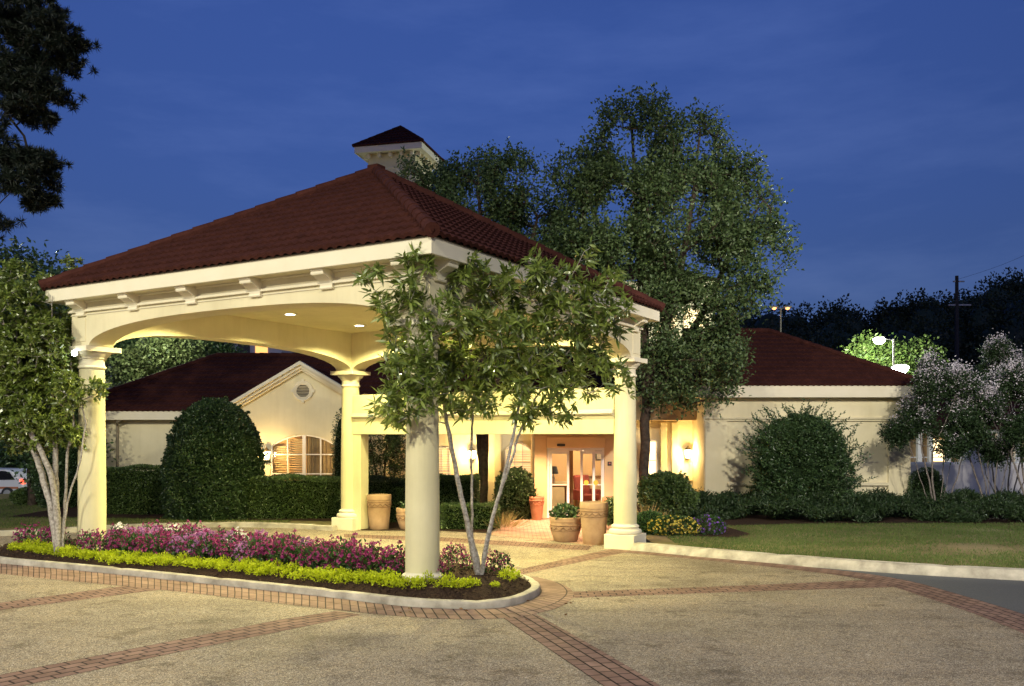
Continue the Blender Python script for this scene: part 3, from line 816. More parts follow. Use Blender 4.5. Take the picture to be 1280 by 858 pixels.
mb = MB(); mb.bb(3.55, 6.33, 30.65, WY - .001, 2.97, 3.90); mb.build('alcove_header', TAN, lob, bevel=.01)  # tan stands in for the lantern's orange light on this wall

# ------------------------------------------------------------------ entrance vestibule with sliding door
VY = 26.3
mb = MB()
x_l, d0, d1, x_r = .66, 1.03, 2.72, 3.50
mb.bb(x_l, d0, VY, VY + .25, 0, 2.6); mb.bb(d1, x_r, VY, VY + .25, 0, 2.6); mb.bb(d0, d1, VY + .002, VY + .25, 2.09, 2.6)
mb.bb(x_l, x_l + .2, VY + .25, WY, 0, 2.75); mb.bb(x_r - .2, x_r, VY + .25, WY, 0, 2.75)
mb.bb(x_l + .2, x_r - .2, WY + .02, WY + .25, 0, 2.75)
VEST = noisy('warm_lit_stucco', (.68, .47, .25), (.74, .53, .30), 1.2, .85, .2, 120, .2)  # orange of the warm walkway light is put into the wall colour
mb.build('vestibule_wall', VEST, lob, bevel=.008)
for a_, b_ in ((x_l - .03, d0 - .02), (d1 + .02, x_r + .03)):
    mb = MB(); mb.bb(a_, b_, VY - .05, VY - .002, 2.36, 2.44); mb.build('pilaster_cap', VEST, lob, bevel=.01)
hd = MB(); hd.bb(d0 - .02, d1 + .02, VY - .10, VY - .003, 2.09, 2.40); ho = hd.build('door_header', VEST, lob, bevel=.012)
m_ = MB(); m_.box((PXX(701, VY), VY - .13, 2.17), (.24, .06, .07)); m_.build('sensor', DARKM, ho, bevel=.01)
mb = MB(); mb.bb(x_l + .2, x_r - .2, VY + .25, WY + .02, .0, .018); mb.build('lobby_floor', noisy('lobby_floor_tile', (.42, .28, .18), (.5, .35, .23), 2, .35), lob)
mb = MB(); mb.bb(x_l, x_r, VY + .25, WY, 2.62, 2.74); mb.build('lobby_ceiling', STUCCO_W, lob)
dr = MB(); y = VY + .08
def post(x, wd=.06): dr.bb(x - wd / 2, x + wd / 2, y - .04, y + .04, .02, 2.088)
post(d0 + .035, .07); post(d1 - .03, .06); dr.bb(d0 + .07, d1 - .06, y - .04, y + .04, 2.0, 2.085)
dro = dr.build('door_frame', WHITE, lob)
def leaf(x0, x1, yy):
    lf = MB()
    lf.bb(x0, x0 + .07, yy - .025, yy + .025, .03, 1.99); lf.bb(x1 - .07, x1, yy - .025, yy + .025, .03, 1.99)
    lf.bb(x0 + .07, x1 - .07, yy - .024, yy + .024, 1.91, 1.99); lf.bb(x0 + .07, x1 - .07, yy - .024, yy + .024, .03, .17)
    lf.bb(x0 + .07, x1 - .07, yy - .014, yy + .014, .98, 1.01)
    o = lf.build('sliding_door', WHITE, lob)
    g = MB(); g.bb(x0 + .07, x1 - .07, yy - .004, yy + .004, .17, 1.91); g.build('glass', GLASS, o)
    return o
d_ = leaf(d0 + .08, d0 + .66, y)
d2 = leaf(PXX(726, VY), PXX(744, VY), y + .09)
d3 = leaf(PXX(741, VY), d1 - .02, y)
for od, px_, pz in ((d2, 733, 1.06), (d_, 720.5, 1.06), (d3, 745, 1.06)):
    if od is d_: continue
    g = MB(); g.lathe([(.075, 0), (.001, .001)], n=20, cap=False); g2 = g.build('gold_disc', GOLD, od); g2.rotation_euler = (R(90), 0, 0); g2.location = (PXX(px_, VY), y - .03, pz)
pq = thing('wall_plaque', 'small dark notice plaque on the orange wall right of the door', 'plaque', (PXX(762, VY), VY - .012, 1.62))
m_ = MB(); m_.box((0, 0, 0), (.12, .02, .12)); m_.build('plate', DARKM, pq, bevel=.004)
m_ = MB(); m_.box((0, -.013, .012), (.05, .006, .04)); m_.build('panel', noisy('plaque_red', (.45, .12, .08), (.5, .15, .1), 5), pq)
# walkway canopy slab from the link beam to the vestibule
mb = MB()
poly = [W(.9, B_ + .21), W(A_ - .3, B_ + .21), (3.5, VY - .45), (3.5, WY - .5), (.45, WY - .5), (.45, VY - .45)]
poly = [(p[0], p[1]) for p in poly]
vs = [(x, y_, 2.605) for x, y_ in poly] + [(x, y_, 2.76) for x, y_ in poly]; nn_ = len(poly)
mb.add(vs, [tuple(range(nn_)), tuple(reversed(range(nn_, 2 * nn_)))] + [(i, (i + 1) % nn_, (i + 1) % nn_ + nn_, i + nn_) for i in range(nn_)])
wc_ = mb.build('walkway_soffit', STUCCO_W, lob)
for (px_, Y_) in ((672, 25.2), (716, 24.6), (735, 22.6)):
    p = Vector((PXX(px_, Y_), Y_, 2.60))
    t = thing('recessed_light', 'assumed small recessed downlight over the walkway to the sliding door', 'ceiling light', p, 0, 'assumed recessed lights over the door walkway')  # walkway downlights are assumed from the bright patch on the paving by the door
    m_ = MB(); m_.lathe([(.07, -.002), (.10, -.01), (.105, 0)], n=24, cap=False); m_.build('trim_ring', WHITE, t, smooth=True)
    m_ = MB(); m_.lathe([(.07, -.004), (.0005, -.004)], n=24, cap=False); m_.build('lens', LAMP_W, t)
    spot('assumed_walkway_beam', p + Vector((0, 0, -.02)), 680, (1, .60, .34), 125, .7, .06)
# lobby interior
point('assumed_lobby_light', (2.2, 29.3, 2.45), 150, (1, .84, .56), .2)  # assumed bare light with no fixture, added to light the lobby inside
ct = thing('console_table', 'small wooden console table seen through the left door glass', 'table', (1.35, 29.2, .018))
TW = noisy('table_wood', (.16, .085, .035), (.22, .12, .05), 3, .4)
m_ = MB(); m_.box((0, 0, .78), (.9, .4, .04)); m_.build('tabletop', TW, ct, bevel=.008)
for sx in (-.4, .4):
    for sy in (-.15, .15):
        m_ = MB(); m_.tube([(sx, sy, 0), (sx, sy, .76)], [.018, .028], 8); m_.build('leg', TW, ct)
tl = thing('table_lamp', 'table lamp with dark shade standing on the console table', 'lamp', (1.35, 29.2, .82))
m_ = MB(); m_.lathe([(.08, 0), (.08, .02), (.03, .04), (.06, .14), (.07, .22), (.02, .30), (.012, .42)], n=20); m_.build('lamp_base', WHITE, tl, smooth=True)
m_ = MB(); m_.lathe([(.17, .38), (.12, .62)], n=20, cap=False); m_.build('lamp_shade', DARKM, tl, smooth=True)
ac = thing('armchair', 'red upholstered armchair inside the lobby right of the doorway', 'armchair', (2.50, 30.0, .018), R(30))
RED = noisy('red_fabric', (.20, .045, .04), (.26, .06, .05), 5, .9)
m_ = MB(); m_.box((0, 0, .36), (.6, .6, .2)); m_.build('seat', RED, ac, bevel=.04)
m_ = MB(); m_.box((0, .28, .75), (.6, .14, .7), rx=R(-8)); m_.build('backrest', RED, ac, bevel=.05)
for s in (-1, 1):
    m_ = MB(); m_.box((s * .34, 0, .45), (.1, .6, .35)); m_.build('armrest', RED, ac, bevel=.03)
for sx in (-.26, .26):
    for sy in (-.25, .25):
        m_ = MB(); m_.tube([(sx, sy, 0), (sx, sy, .28)], [.018, .025], 8); m_.build('leg', TW, ac)
rd = thing('reception_desk', 'pale reception desk at the back of the lobby', 'desk', (2.7, 30.7, .018))
m_ = MB(); m_.box((0, 0, .5), (1.2, .4, 1.0)); m_.build('front', noisy('desk_wood', (.5, .38, .24), (.58, .45, .3), 3, .5), rd, bevel=.01)
m_ = MB(); m_.box((0, 0, 1.03), (1.3, .5, .05)); m_.build('counter', TW, rd, bevel=.008)
pf = thing('picture_frame', 'dark framed picture hanging on the lobby back wall', 'picture', (PXX(752, 31.3), WY + .0, 1.75))
m_ = MB(); m_.box((0, 0, 0), (.42, .03, .36)); m_.build('frame', DARKM, pf, bevel=.006)
m_ = MB(); m_.box((0, -.018, 0), (.32, .006, .26)); m_.build('print', noisy('print_paper', (.3, .26, .2), (.5, .46, .4), 9), pf)
mb = MB(); mb.box((1.9, 28.9, 1.3), (.12, .5, 2.6)); mb.build('inner_partition', noisy('wood_panel', (.22, .12, .06), (.28, .16, .08), 3, .5), lob)

# ------------------------------------------------------------------ wall lanterns
BRASS = noisy('lantern_metal', (.10, .075, .045), (.16, .12, .07), 6, .4)
def lantern(label, px, py, Y, e=60):
    p = P3(px, py, Y)
    t = thing('wall_lantern', label, 'wall lamp', p, 0, 'lit wall lanterns on the lobby')
    m_ = MB(); m_.box((0, .14, -.05), (.12, .03, .34)); m_.tube([(0, .13, -.02), (0, .05, .05), (0, 0, .24)], .012, 8); m_.build('bracket', BRASS, t, bevel=.004)
    m_ = MB(); m_.lathe([(.075, -.16), (.125, .10), (.125, .115), (.07, .115)], n=6, cap=False); m_.build('glass', LAMP_W, t)
    m_ = MB(); m_.lathe([(.145, .115), (.15, .13), (.06, .20), (.03, .24), (.012, .27), (.001, .28)], n=6); m_.build('cap', BRASS, t)
    m_ = MB(); m_.lathe([(.001, -.22), (.03, -.19), (.085, -.165), (.08, -.155)], n=6); m_.build('finial', BRASS, t)
    point('lantern_bulb', p + Vector((0, -.24, 0)), e, (1, .66, .25), .10)
WLY = WY - .2
lantern('lit wall lantern on the yellow wall behind the front tree', 590, 568, WLY, 150)
lantern('lit wall lantern on the yellow wall right of the right rear column', 860, 567, WLY, 170)
lantern('lit wall lantern left of the arched shutter window, behind the big clipped bush', 333, 569, GY - .2, 95)
lantern('lit wall lantern right of the arched shutter window beside the narrow shrub', 429, 569, GY - .2, 26)

# ------------------------------------------------------------------ right wing
wg = thing('hotel_wing', 'cream windowless wing with recessed panels and dark red hip roof at right', 'building')
wy = 29.5; wx0_, wx1_ = 6.34, 13.15; ez0, ez1 = 3.69, 4.08
mb = MB(); mb.bb(wx0_, wx1_, wy, wy + .3, 0, 3.72); mb.bb(wx0_, wx0_ + .3, wy + .3, wy + 7.2, 0, 3.72); mb.bb(wx1_ - .3, wx1_, wy + .3, wy + 7.2, 0, 3.72); mb.build('wall', STUCCO, wg)
mb = MB()
mb.bb(wx0_ - .05, wx1_ + .05, wy - .13, wy - .001, 2.99, 3.05); mb.bb(wx0_ - .03, wx1_ + .03, wy - .075, wy - .001, 2.92, 2.99); mb.bb(wx0_ - .06, wx1_ + .06, wy - .07, wy - .001, 3.60, 3.69)
# raised borders leave sunk panels
for a, b in ((wx0_ + .02, wx0_ + .75), (9.55, 9.95), (wx1_ - .75, wx1_ - .02)): mb.bb(a, b, wy - .07, wy - .001, .45, 2.92)
mb.bb(wx0_ + .751, 9.549, wy - .11, wy - .001, .80, .90); mb.bb(9.951, wx1_ - .751, wy - .11, wy - .001, .80, .90)
mb.bb(wx0_ - .04, wx1_ + .04, wy - .07, wy - .001, 0, .42)
mb.build('wall_moulding', STUCCO, wg, bevel=.01)
ex0, ex1, ey0, ey1 = wx0_ - .35, wx1_ + .35, wy - .4, wy + 7.6
mb = MB(); mb.bb(ex0, ex1, ey0, ey0 + .05, ez0, ez1); mb.bb(ex1 - .05, ex1, ey0 + .05, ey1, ez0, ez1); mb.bb(ex0, ex0 + .05, ey0 + .05, ey1, ez0, ez1); mb.bb(ex0 + .05, ex1 - .05, ey0 + .05, ey0 + .42, ez0 + .02, ez0 + .05); mb.bb(ex0 + .05, ex1 - .05, ey0 + .42, ey1, ez0 + .04, ez0 + .08); mb.build('fascia', TRIM, wg, bevel=.01)
hd_ = (ey1 - ey0) / 2; rz_ = ez1 + hd_ * .55; e = .05
c_ = [(ex0 - e - 6, ey0 - e, ez1), (ex1 + e, ey0 - e, ez1), (ex1 + e, ey1 + e, ez1), (ex0 - e - 6, ey1 + e, ez1)]
c_[0] = (ex0 - e, ey0 - e, ez1); c_[3] = (ex0 - e, ey1 + e, ez1)
ra, rb = (ex0 + .4, ey0 + hd_, rz_), (ex1 - hd_, ey0 + hd_, rz_)
rf = tiles('roof', [(c_[0], c_[1], rb, ra), (c_[1], c_[2], rb, rb), (c_[2], c_[3], ra, rb), (c_[3], c_[0], ra, ra)], ROOF, wg, nper=5)
mb = MB()
for a, b in ((c_[1], rb), (c_[2], rb), (ra, rb), (c_[0], ra)): hipcap(mb, Vector(a) + Vector((0, 0, .05)), Vector(b) + Vector((0, 0, .05)))
mb.build('ridge_cap', ROOF, rf, smooth=True)

# ------------------------------------------------------------------ roof tower
TZ = 38.0
ty = -.24
Nc = P3(527, 177, TZ)                                  # near fascia corner
tu = Vector((math.cos(ty), math.sin(ty), 0)); tv = Vector((-math.sin(ty), math.cos(ty), 0))
hh = 1.54
tc_ = Vector((Nc.x, Nc.y, 0)) - tu * hh + tv * hh
tw = thing('roof_tower', 'square cream tower with small red pyramid roof rising behind the canopy roof', 'tower', (tc_.x, tc_.y, 0), ty)
ZT1 = CH + (HZ - 177) * TZ / F; ZT0 = ZT1 - .27
mb = MB(); mb.bb(-1.09, 1.09, -1.09, 1.09, 0, ZT0 + .02); mb.build('wall', STUCCO_W, tw)
mb = MB()
for fx in (0, 1):
    pts = []
    for k in range(17):
        a = math.pi * k / 16; pts.append((.45 * math.cos(a), -1.097, ZT0 - 1.05 + .45 * math.sin(a)))
    pts = [(.45, -1.097, ZT0 - 2.6)] + pts + [(-.45, -1.097, ZT0 - 2.6)]
    if fx: pts = [(-y_, x_, z_) for x_, y_, z_ in pts]
    mb.tube(pts, .03, 6)
mb.build('arch_moulding', TRIM, tw, smooth=True)
mb = MB()
for s in (-1, 1):
    mb.bb(-hh, hh, s * hh, s * (hh - .05), ZT0, ZT1); mb.bb(s * hh, s * (hh - .05), -hh + .05, hh - .05, ZT0, ZT1)
mb.bb(-hh + .05, hh - .05, -hh + .05, hh - .05, ZT0 + .03, ZT0 + .06)
mb.build('fascia', TRIM, tw, bevel=.008)
for k in range(5):
    t_ = -1.0 + .5 * k
    for s in (-1, 1):
        b = MB(); b.box((t_, s * 1.19, ZT0 - .07), (.14, .22, .2)); b.build('bracket', TRIM, tw, bevel=.02)
        b = MB(); b.box((s * 1.19, t_, ZT0 - .07), (.22, .14, .2)); b.build('bracket', TRIM, tw, bevel=.02)
h2 = hh + .05; c4 = [(-h2, -h2, ZT1), (h2, -h2, ZT1), (h2, h2, ZT1), (-h2, h2, ZT1)]; ta = (0, 0, ZT1 + 1.22)
rf = tiles('roof', [(c4[k], c4[(k + 1) % 4], ta, ta) for k in range(4)], ROOF, tw)
mb = MB()
for c in c4: hipcap(mb, Vector(c) + Vector((0, 0, .04)), Vector(ta) + Vector((0, 0, .04)), .07)
mb.build('ridge_cap', ROOF, rf, smooth=True)

# ------------------------------------------------------------------ foliage helpers
def nrmz(a): return a / np.maximum(np.linalg.norm(a, axis=-1, keepdims=True), 1e-9)
def leaf_geo(P, D, L, Wd, rs, fold=.3, jl=.3, upbias=.55):
    n = len(P); a = nrmz(D)
    ref = np.array((0, 0, upbias))[None] + rs.normal(0, .6, (n, 3))
    s = nrmz(np.cross(a, ref)); nn = np.cross(s, a)
    l = (L * (1 + jl * rs.uniform(-1, 1, n)))[:, None]; w_ = (Wd * (1 + jl * rs.uniform(-1, 1, n)))[:, None]
    m = P + a * l * .45
    V = np.stack([P, m + s * w_ / 2 + nn * w_ * fold, P + a * l, m - s * w_ / 2 + nn * w_ * fold], 1).reshape(-1, 3)
    k = np.arange(n) * 4
    Fc = np.stack([np.stack([k, k + 1, k + 2], 1), np.stack([k, k + 2, k + 3], 1)], 1).reshape(-1, 3)
    return V, Fc
def leaf_geo2(P, D, L, Wd, rs, curv=.35, jl=.45, upbias=.6):
    n = len(P); a = nrmz(D)
    ref = np.array((0, 0, upbias))[None] + rs.normal(0, .55, (n, 3))
    s = nrmz(np.cross(a, ref)); nn = np.cross(s, a); nn = np.where(nn[:, 2:3] < 0, -nn, nn)
    l = (L * (1 + jl * rs.uniform(-1, .8, n)))[:, None]; w_ = (Wd * (1 + .35 * rs.uniform(-1, 1, n)))[:, None]; cv = (curv * rs.uniform(-.2, 1.3, n))[:, None]
    def at(t): return P + a * l * t - nn * l * cv * t * t
    V = np.stack([P, at(.33) - s * w_ * .46 + nn * w_ * .12, at(.33) + s * w_ * .46 + nn * w_ * .12, at(.68) - s * w_ * .40 + nn * w_ * .12, at(.68) + s * w_ * .40 + nn * w_ * .12, at(1.0)], 1).reshape(-1, 3)
    k = np.arange(n) * 6
    Fc = np.stack([np.stack([k, k + 2, k + 1], 1), np.stack([k + 1, k + 2, k + 4], 1), np.stack([k + 1, k + 4, k + 3], 1), np.stack([k + 3, k + 4, k + 5], 1)], 1).reshape(-1, 3)
    return V, Fc
def grow(trunks, tips, seg, rs, bend=.25):
    pos = []; par = []
    for tr in trunks:
        prev = -1
        for i, p in enumerate(tr):
            if i and np.linalg.norm(p - tr[i - 1]) > seg:
                k = int(np.linalg.norm(p - tr[i - 1]) / seg) + 1
                for j in range(1, k):
                    pos.append(tr[i - 1] + (p - tr[i - 1]) * j / k + rs.normal(0, seg * .04, 3)); par.append(prev); prev = len(pos) - 1
            pos.append(np.array(p, float)); par.append(prev); prev = len(pos) - 1
    ntr = len(pos)
    T = np.array(pos)
    skip = max(2, int(ntr * .12))
    dist = np.array([np.min(np.linalg.norm(T - t, axis=1)) for t in tips])
    order = np.argsort(dist); buf = np.zeros((ntr + len(tips) * 14, 3)); buf[:ntr] = T; n = ntr
    tipi = []
    zmin = T[:, 2].min() + .35 * (T[:, 2].max() - T[:, 2].min())
    for ti in order:
        t = tips[ti]
        d = np.linalg.norm(buf[:n] - t, axis=1)
        up = buf[:n, 2] - t[2]
        cost = d + np.maximum(up + .2 * d, 0) * 1.3
        cost[:ntr] += np.where(T[:, 2] < min(zmin, t[2] - .3), np.maximum(zmin - T[:, 2], 0) * .8, 0)
        j = int(np.argmin(cost)); a = buf[j].copy(); L = d[j]
        k = min(12, max(1, int(L / seg)))
        c = (a + t) / 2 + np.array((0, 0, bend * L * .5)) + rs.normal(0, .06 * L, 3)
        prev = j
        for i in range(1, k + 1):
            u = i / k; p = a * (1 - u) ** 2 + 2 * c * u * (1 - u) + t * u * u
            if i < k: p = p + rs.normal(0, seg * .07, 3)
            buf[n] = p; par.append(prev); prev = n; n += 1
        tipi.append(prev)
    return buf[:n], np.array(par), np.array(tipi)
def wood_geo(pos, par, r0, rbase, ns=6, power=2.3, rmin=0, taper=.75):
    n = len(pos); acc = np.zeros(n)
    for i in range(n - 1, -1, -1):
        if acc[i] == 0: acc[i] = r0 ** power
        if par[i] >= 0: acc[par[i]] += acc[i]
    r = acc ** (1 / power); rb = r.max()
    r = r0 + (r - r0) * (rbase - r0) / max(rb - r0, 1e-9)
    hz = (pos[:, 2] - pos[:, 2].min()) / max(np.ptp(pos[:, 2]), 1e-6)
    r = r0 + (r - r0) * np.clip(1.0 - (taper if rbase < .1 else .3) * hz, .12, 1)
    e = np.where(par >= 0)[0]; e = e[r[e] >= rmin]
    A = pos[par[e]]; B = pos[e]; d = nrmz(B - A)
    ref = np.where(np.abs(d[:, 2:3]) > .9, np.array([[1., 0, 0]]), np.array([[0, 0, 1.]]))
    s = nrmz(np.cross(d, ref)); t = np.cross(d, s)
    ang = np.arange(ns) * 2 * np.pi / ns
    ca, sa = np.cos(ang)[None, :, None], np.sin(ang)[None, :, None]
    ringv = s[:, None] * ca + t[:, None] * sa
    ra = np.minimum(r[par[e]], r[e] * 1.6)
    V = np.concatenate([A[:, None] + ringv * ra[:, None, None], (B + d * r[e][:, None] * .3)[:, None] + ringv * r[e][:, None, None]], 1).reshape(-1, 3)
    k = (np.arange(len(e)) * 2 * ns)[:, None]; i = np.arange(ns)[None]; j = (np.arange(ns) + 1) % ns
    Fc = np.stack([k + i, k + j[None], k + ns + j[None], k + ns + i], 2).reshape(-1, 4)
    return V, Fc
def in_ellipsoid(n, c, r, rs, shell=.5):
    d = nrmz(rs.normal(0, 1, (n, 3))); u = rs.uniform(0, 1, n) ** (1 / 3) * (1 - shell) + shell * rs.uniform(.75, 1.02, n)
    return np.array(c)[None] + d * u[:, None] * np.array(r)[None]
def px_lobes(lobes, Y, deep=.85, yj=.4, rs=None):
    out = []
    for (x, y, rx, ry, *dy) in lobes:
        Yd = Y + (dy[0] if dy else 0); p = P3(x, y, Yd); k = Yd / F
        out.append(((p.x, Yd + (rs.uniform(-1, 1) * yj if rs is not None else 0), p.z), (rx * k, (rx + ry) / 2 * k * deep, ry * k)))
    return out
def tree(name, label, cat, base, trunks, lobes, ntips, nleaf, L, Wd, cr, leafm, barkm, r0=.006, rbase=.15, seg=.3, seed=1, droop=0., shell=.5, group=None, bloom=None, fold=.3, spread=1.0, whorl=False, sub=0, gaps=0):
    rs = np.random.RandomState(seed)
    t = thing(name, label, cat, base, 0, group)
    b = np.array(base)
    if sub:
        L2 = []
        for c, r in lobes:
            dv = nrmz(rs.normal(0, 1, (sub, 3))); k_ = rs.uniform(.15, 1.05, (sub, 1)) ** .6
            for q, rr in zip(np.array(c) + dv * k_ * np.array(r), rs.uniform(.16, .42, sub)):
                L2.append((tuple(q), tuple(np.array(r) * rr)))
        lobes = L2
    vol = np.array([l[1][0] * l[1][1] * l[1][2] for l in lobes]) ** .75; vol = vol / vol.sum()
    tips = np.concatenate([in_ellipsoid(max(3, int(ntips * v)), l[0], l[1], rs, shell) for l, v in zip(lobes, vol)]) - b
    if gaps:
        q = tips * (6.28 / gaps); ph = rs.uniform(0, 6.28, 6)
        nz_ = np.sin(q[:, 0] + ph[0] + .7 * np.sin(q[:, 2] * .6 + ph[3])) + np.sin(q[:, 1] * 1.1 + ph[1] + .8 * np.sin(q[:, 0] * .5 + ph[4])) + np.sin(q[:, 2] * 1.2 + ph[2] + .8 * np.sin(q[:, 1] * .7 + ph[5]))
        tips = tips[nz_ > -.25 + rs.normal(0, .35, len(tips))]
    tr = [np.array([np.array(p) - b for p in q]) for q in trunks]
    pos, par, tipi = grow(tr, tips, seg, rs)
    V, Fc = wood_geo(pos, par, r0, rbase)
    np_obj('trunk', V, Fc, barkm, t, smooth=True)
    tp = pos[tipi]; td = nrmz(pos[tipi] - pos[par[tipi]])
    if whorl:
        per = max(1, nleaf // 3); P_ = []; D_ = []
        for q in range(3):
            c = tp - td * (q * .045) + (rs.normal(0, cr, tp.shape) if q else 0)
            dd = nrmz(td + rs.normal(0, .45, td.shape) + np.array((0, 0, .25)))
            P = np.repeat(c, per, 0) + rs.normal(0, .012, (len(c) * per, 3))
            rd = rs.normal(0, 1, P.shape); ax = np.repeat(dd, per, 0)
            rd = nrmz(rd - ax * (rd * ax).sum(1, keepdims=True))
            D = ax * rs.uniform(.1, .9, (len(P), 1)) + rd
            P_.append(P); D_.append(D)
        P = np.concatenate(P_); D = np.concatenate(D_)
    else:
        P = np.repeat(tp, nleaf, 0); ax = np.repeat(td, nleaf, 0)
        tw = nrmz(np.repeat(rs.normal(0, 1, (len(tp) * 4, 3)), nleaf // 4, 0)) if nleaf % 4 == 0 else nrmz(rs.normal(0, 1, P.shape))
        tw = nrmz(tw + ax * .7)
        ln = rs.uniform(0, 1, (len(P), 1)) * cr * 2.6
        off = tw * ln + rs.normal(0, cr * .22, P.shape)
        P = P + off - ax * cr * .5
        D = tw * .5 + rs.normal(0, .65 * spread, P.shape)
    D[:, 2] -= droop
    V, Fc = leaf_geo2(P, D, L, Wd, rs) if whorl else leaf_geo(P, D, L, Wd, rs, fold)
    np_obj('crown', V, Fc, leafm, t)
    if bloom:
        bm_, nb, size, zlo = bloom
        top = tp[rs.permutation(len(tp))]
        out = (top[:, 2] > np.quantile(tp[:, 2], zlo)) | (rs.uniform(0, 1, len(top)) < .10)
        top = top[out][:nb]
        k = 44
        P = np.repeat(top, k, 0) + rs.normal(0, 1, (len(top) * k, 3)) * np.array((size, size, size * 1.6)) * .5 + np.array((0, 0, size * .7))
        V, Fc = leaf_geo(P, rs.normal(0, 1, P.shape), .05, .045, rs, .2)
        np_obj('blossom', V, Fc, bm_, t)
    return t
def shell_pts(n, rx, ry, h, rs, prof, lump=.08, depth=.12, lseed=0):
    """points on a solid of revolution with lumps; prof(t) gives relative radius at height t"""
    t = rs.uniform(0, 1, n * 3); keep = rs.uniform(0, 1.02, n * 3) < np.array([prof(x) for x in t]) + .12; t = t[keep][:n]
    n = len(t); a = rs.uniform(0, 2 * np.pi, n)
    pr = np.array([prof(x) for x in t])
    lr = np.random.RandomState(lseed); ph = lr.uniform(0, 6.28, 8)
    lum = 1 + lump * (np.sin(3 * a + ph[0] + 4 * t) * .5 + np.sin(5 * a + ph[1] - 7 * t) * .3 + np.sin(9 * a + 11 * t + ph[2]) * .3) + .035 * np.sin(15 * a + 4 * np.sin(9 * t + ph[3])) * np.sin(21 * t + 3 * np.sin(4 * a + ph[4])) + lump * .22 * np.sin(27 * a + ph[5]) * np.sin(38 * t + ph[6])
    dd = 1 - depth * rs.uniform(0, 1, n) ** 1.5
    fill = np.sqrt(rs.uniform(0, 1, n)); cap = t > .93; dd = np.where(cap, fill, dd)
    P = np.stack([rx * pr * lum * dd * np.cos(a), ry * pr * lum * dd * np.sin(a), h * t], 1)
    D = np.stack([np.cos(a) / rx, np.sin(a) / ry, (t - .45) * 1.3 / h * 1.5], 1)
    return P, nrmz(D)
def round_prof(p=2.2, base=.75, mid=.38):
    def f(t):
        if t < mid: return base + (1 - base) * math.sin(t / mid * math.pi / 2)
        return max(0, 1 - ((t - mid) / (1 - mid)) ** p) ** (1 / p * 1.05)
    return f
def bush(name, label, cat, base, rx, ry, h, n, L, Wd, leafm, prof=None, lump=.08, depth=.12, seed=1, spread=.7, core=True, stems=None, group=None, sprigs=0, spl=.6):
    rs = np.random.RandomState(seed); prof = prof or round_prof()
    t = thing(name, label, cat, base, 0, group)
    P, D = shell_pts(n, rx, ry, h, rs, prof, lump, depth, seed)
    D = D + rs.normal(0, spread, D.shape) + np.array((0, 0, .25))
    if sprigs:
        S, SD = shell_pts(sprigs, rx, ry, h, rs, prof, lump, .02, seed)
        k = 26; u = np.tile(np.linspace(0, 1, k), len(S)); SD = nrmz(SD + np.array((0, 0, .7)) + rs.normal(0, .3, SD.shape))
        ln = np.repeat(rs.uniform(.3, 1, len(S)), k) * spl
        P2 = np.repeat(S, k, 0) + np.repeat(SD, k, 0) * (u * ln)[:, None]
        D2 = np.repeat(SD, k, 0) * .7 + rs.normal(0, .6, P2.shape)
        P = np.concatenate([P, P2]); D = np.concatenate([D, D2])
    V, Fc = leaf_geo(P, D, L, Wd, rs)
    np_obj('foliage', V, Fc, leafm, t)
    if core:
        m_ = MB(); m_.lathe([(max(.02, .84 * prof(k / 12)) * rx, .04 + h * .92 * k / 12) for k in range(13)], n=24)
        c = m_.build('dark_core', INNER, t, smooth=True); c.scale = (1, ry / rx, 1)  # solid core, coloured as the shaded inside of the bush
    return t
def hedge(name, label, x0, x1, y0, y1, z0, h, n, L, Wd, leafm, seed=1, group=None, rz=0):
    rs = np.random.RandomState(seed); cx, cy = (x0 + x1) / 2, (y0 + y1) / 2; lx, ly = x1 - x0, y1 - y0
    t = thing(name, label, 'hedge', (cx, cy, z0), rz, group)
    ar = np.array([lx * h, lx * h * .5, ly * h, ly * h, lx * ly]); f = rs.choice(5, n, p=ar / ar.sum())
    u = rs.uniform(-.5, .5, n); v = rs.uniform(0, 1, n); d = np.abs(rs.normal(0, .05, n)) - .02
    wob = .05 * np.sin(u * lx * 2.1 + seed) + .03 * np.sin(u * lx * 5.3 + v * 4)
    P = np.zeros((n, 3)); D = np.zeros((n, 3))
    for k, (nx_, ny_, nz_) in enumerate(((0, -1, 0), (0, 1, 0), (-1, 0, 0), (1, 0, 0), (0, 0, 1))):
        m = f == k
        if k < 2: P[m] = np.stack([u[m] * lx, ny_ * (ly / 2 - d[m] + wob[m]), v[m] * h], 1)
        elif k < 4: P[m] = np.stack([nx_ * (lx / 2 - d[m]), u[m] * ly, v[m] * h], 1)
        else: P[m] = np.stack([u[m] * lx, (v[m] - .5) * ly, h - d[m] + wob[m] * .8], 1)
        D[m] = (nx_, ny_, nz_ + .2)
    D = D + rs.normal(0, .7, D.shape)
    V, Fc = leaf_geo(P, D, L, Wd, rs)
    np_obj('foliage', V, Fc, leafm, t)
    m_ = MB(); m_.box((0, 0, h * .46), (lx - .22, ly - .22, h * .92)); m_.build('dark_core', INNER, t)  # dark inner box stands in for shade within the hedge
    return t

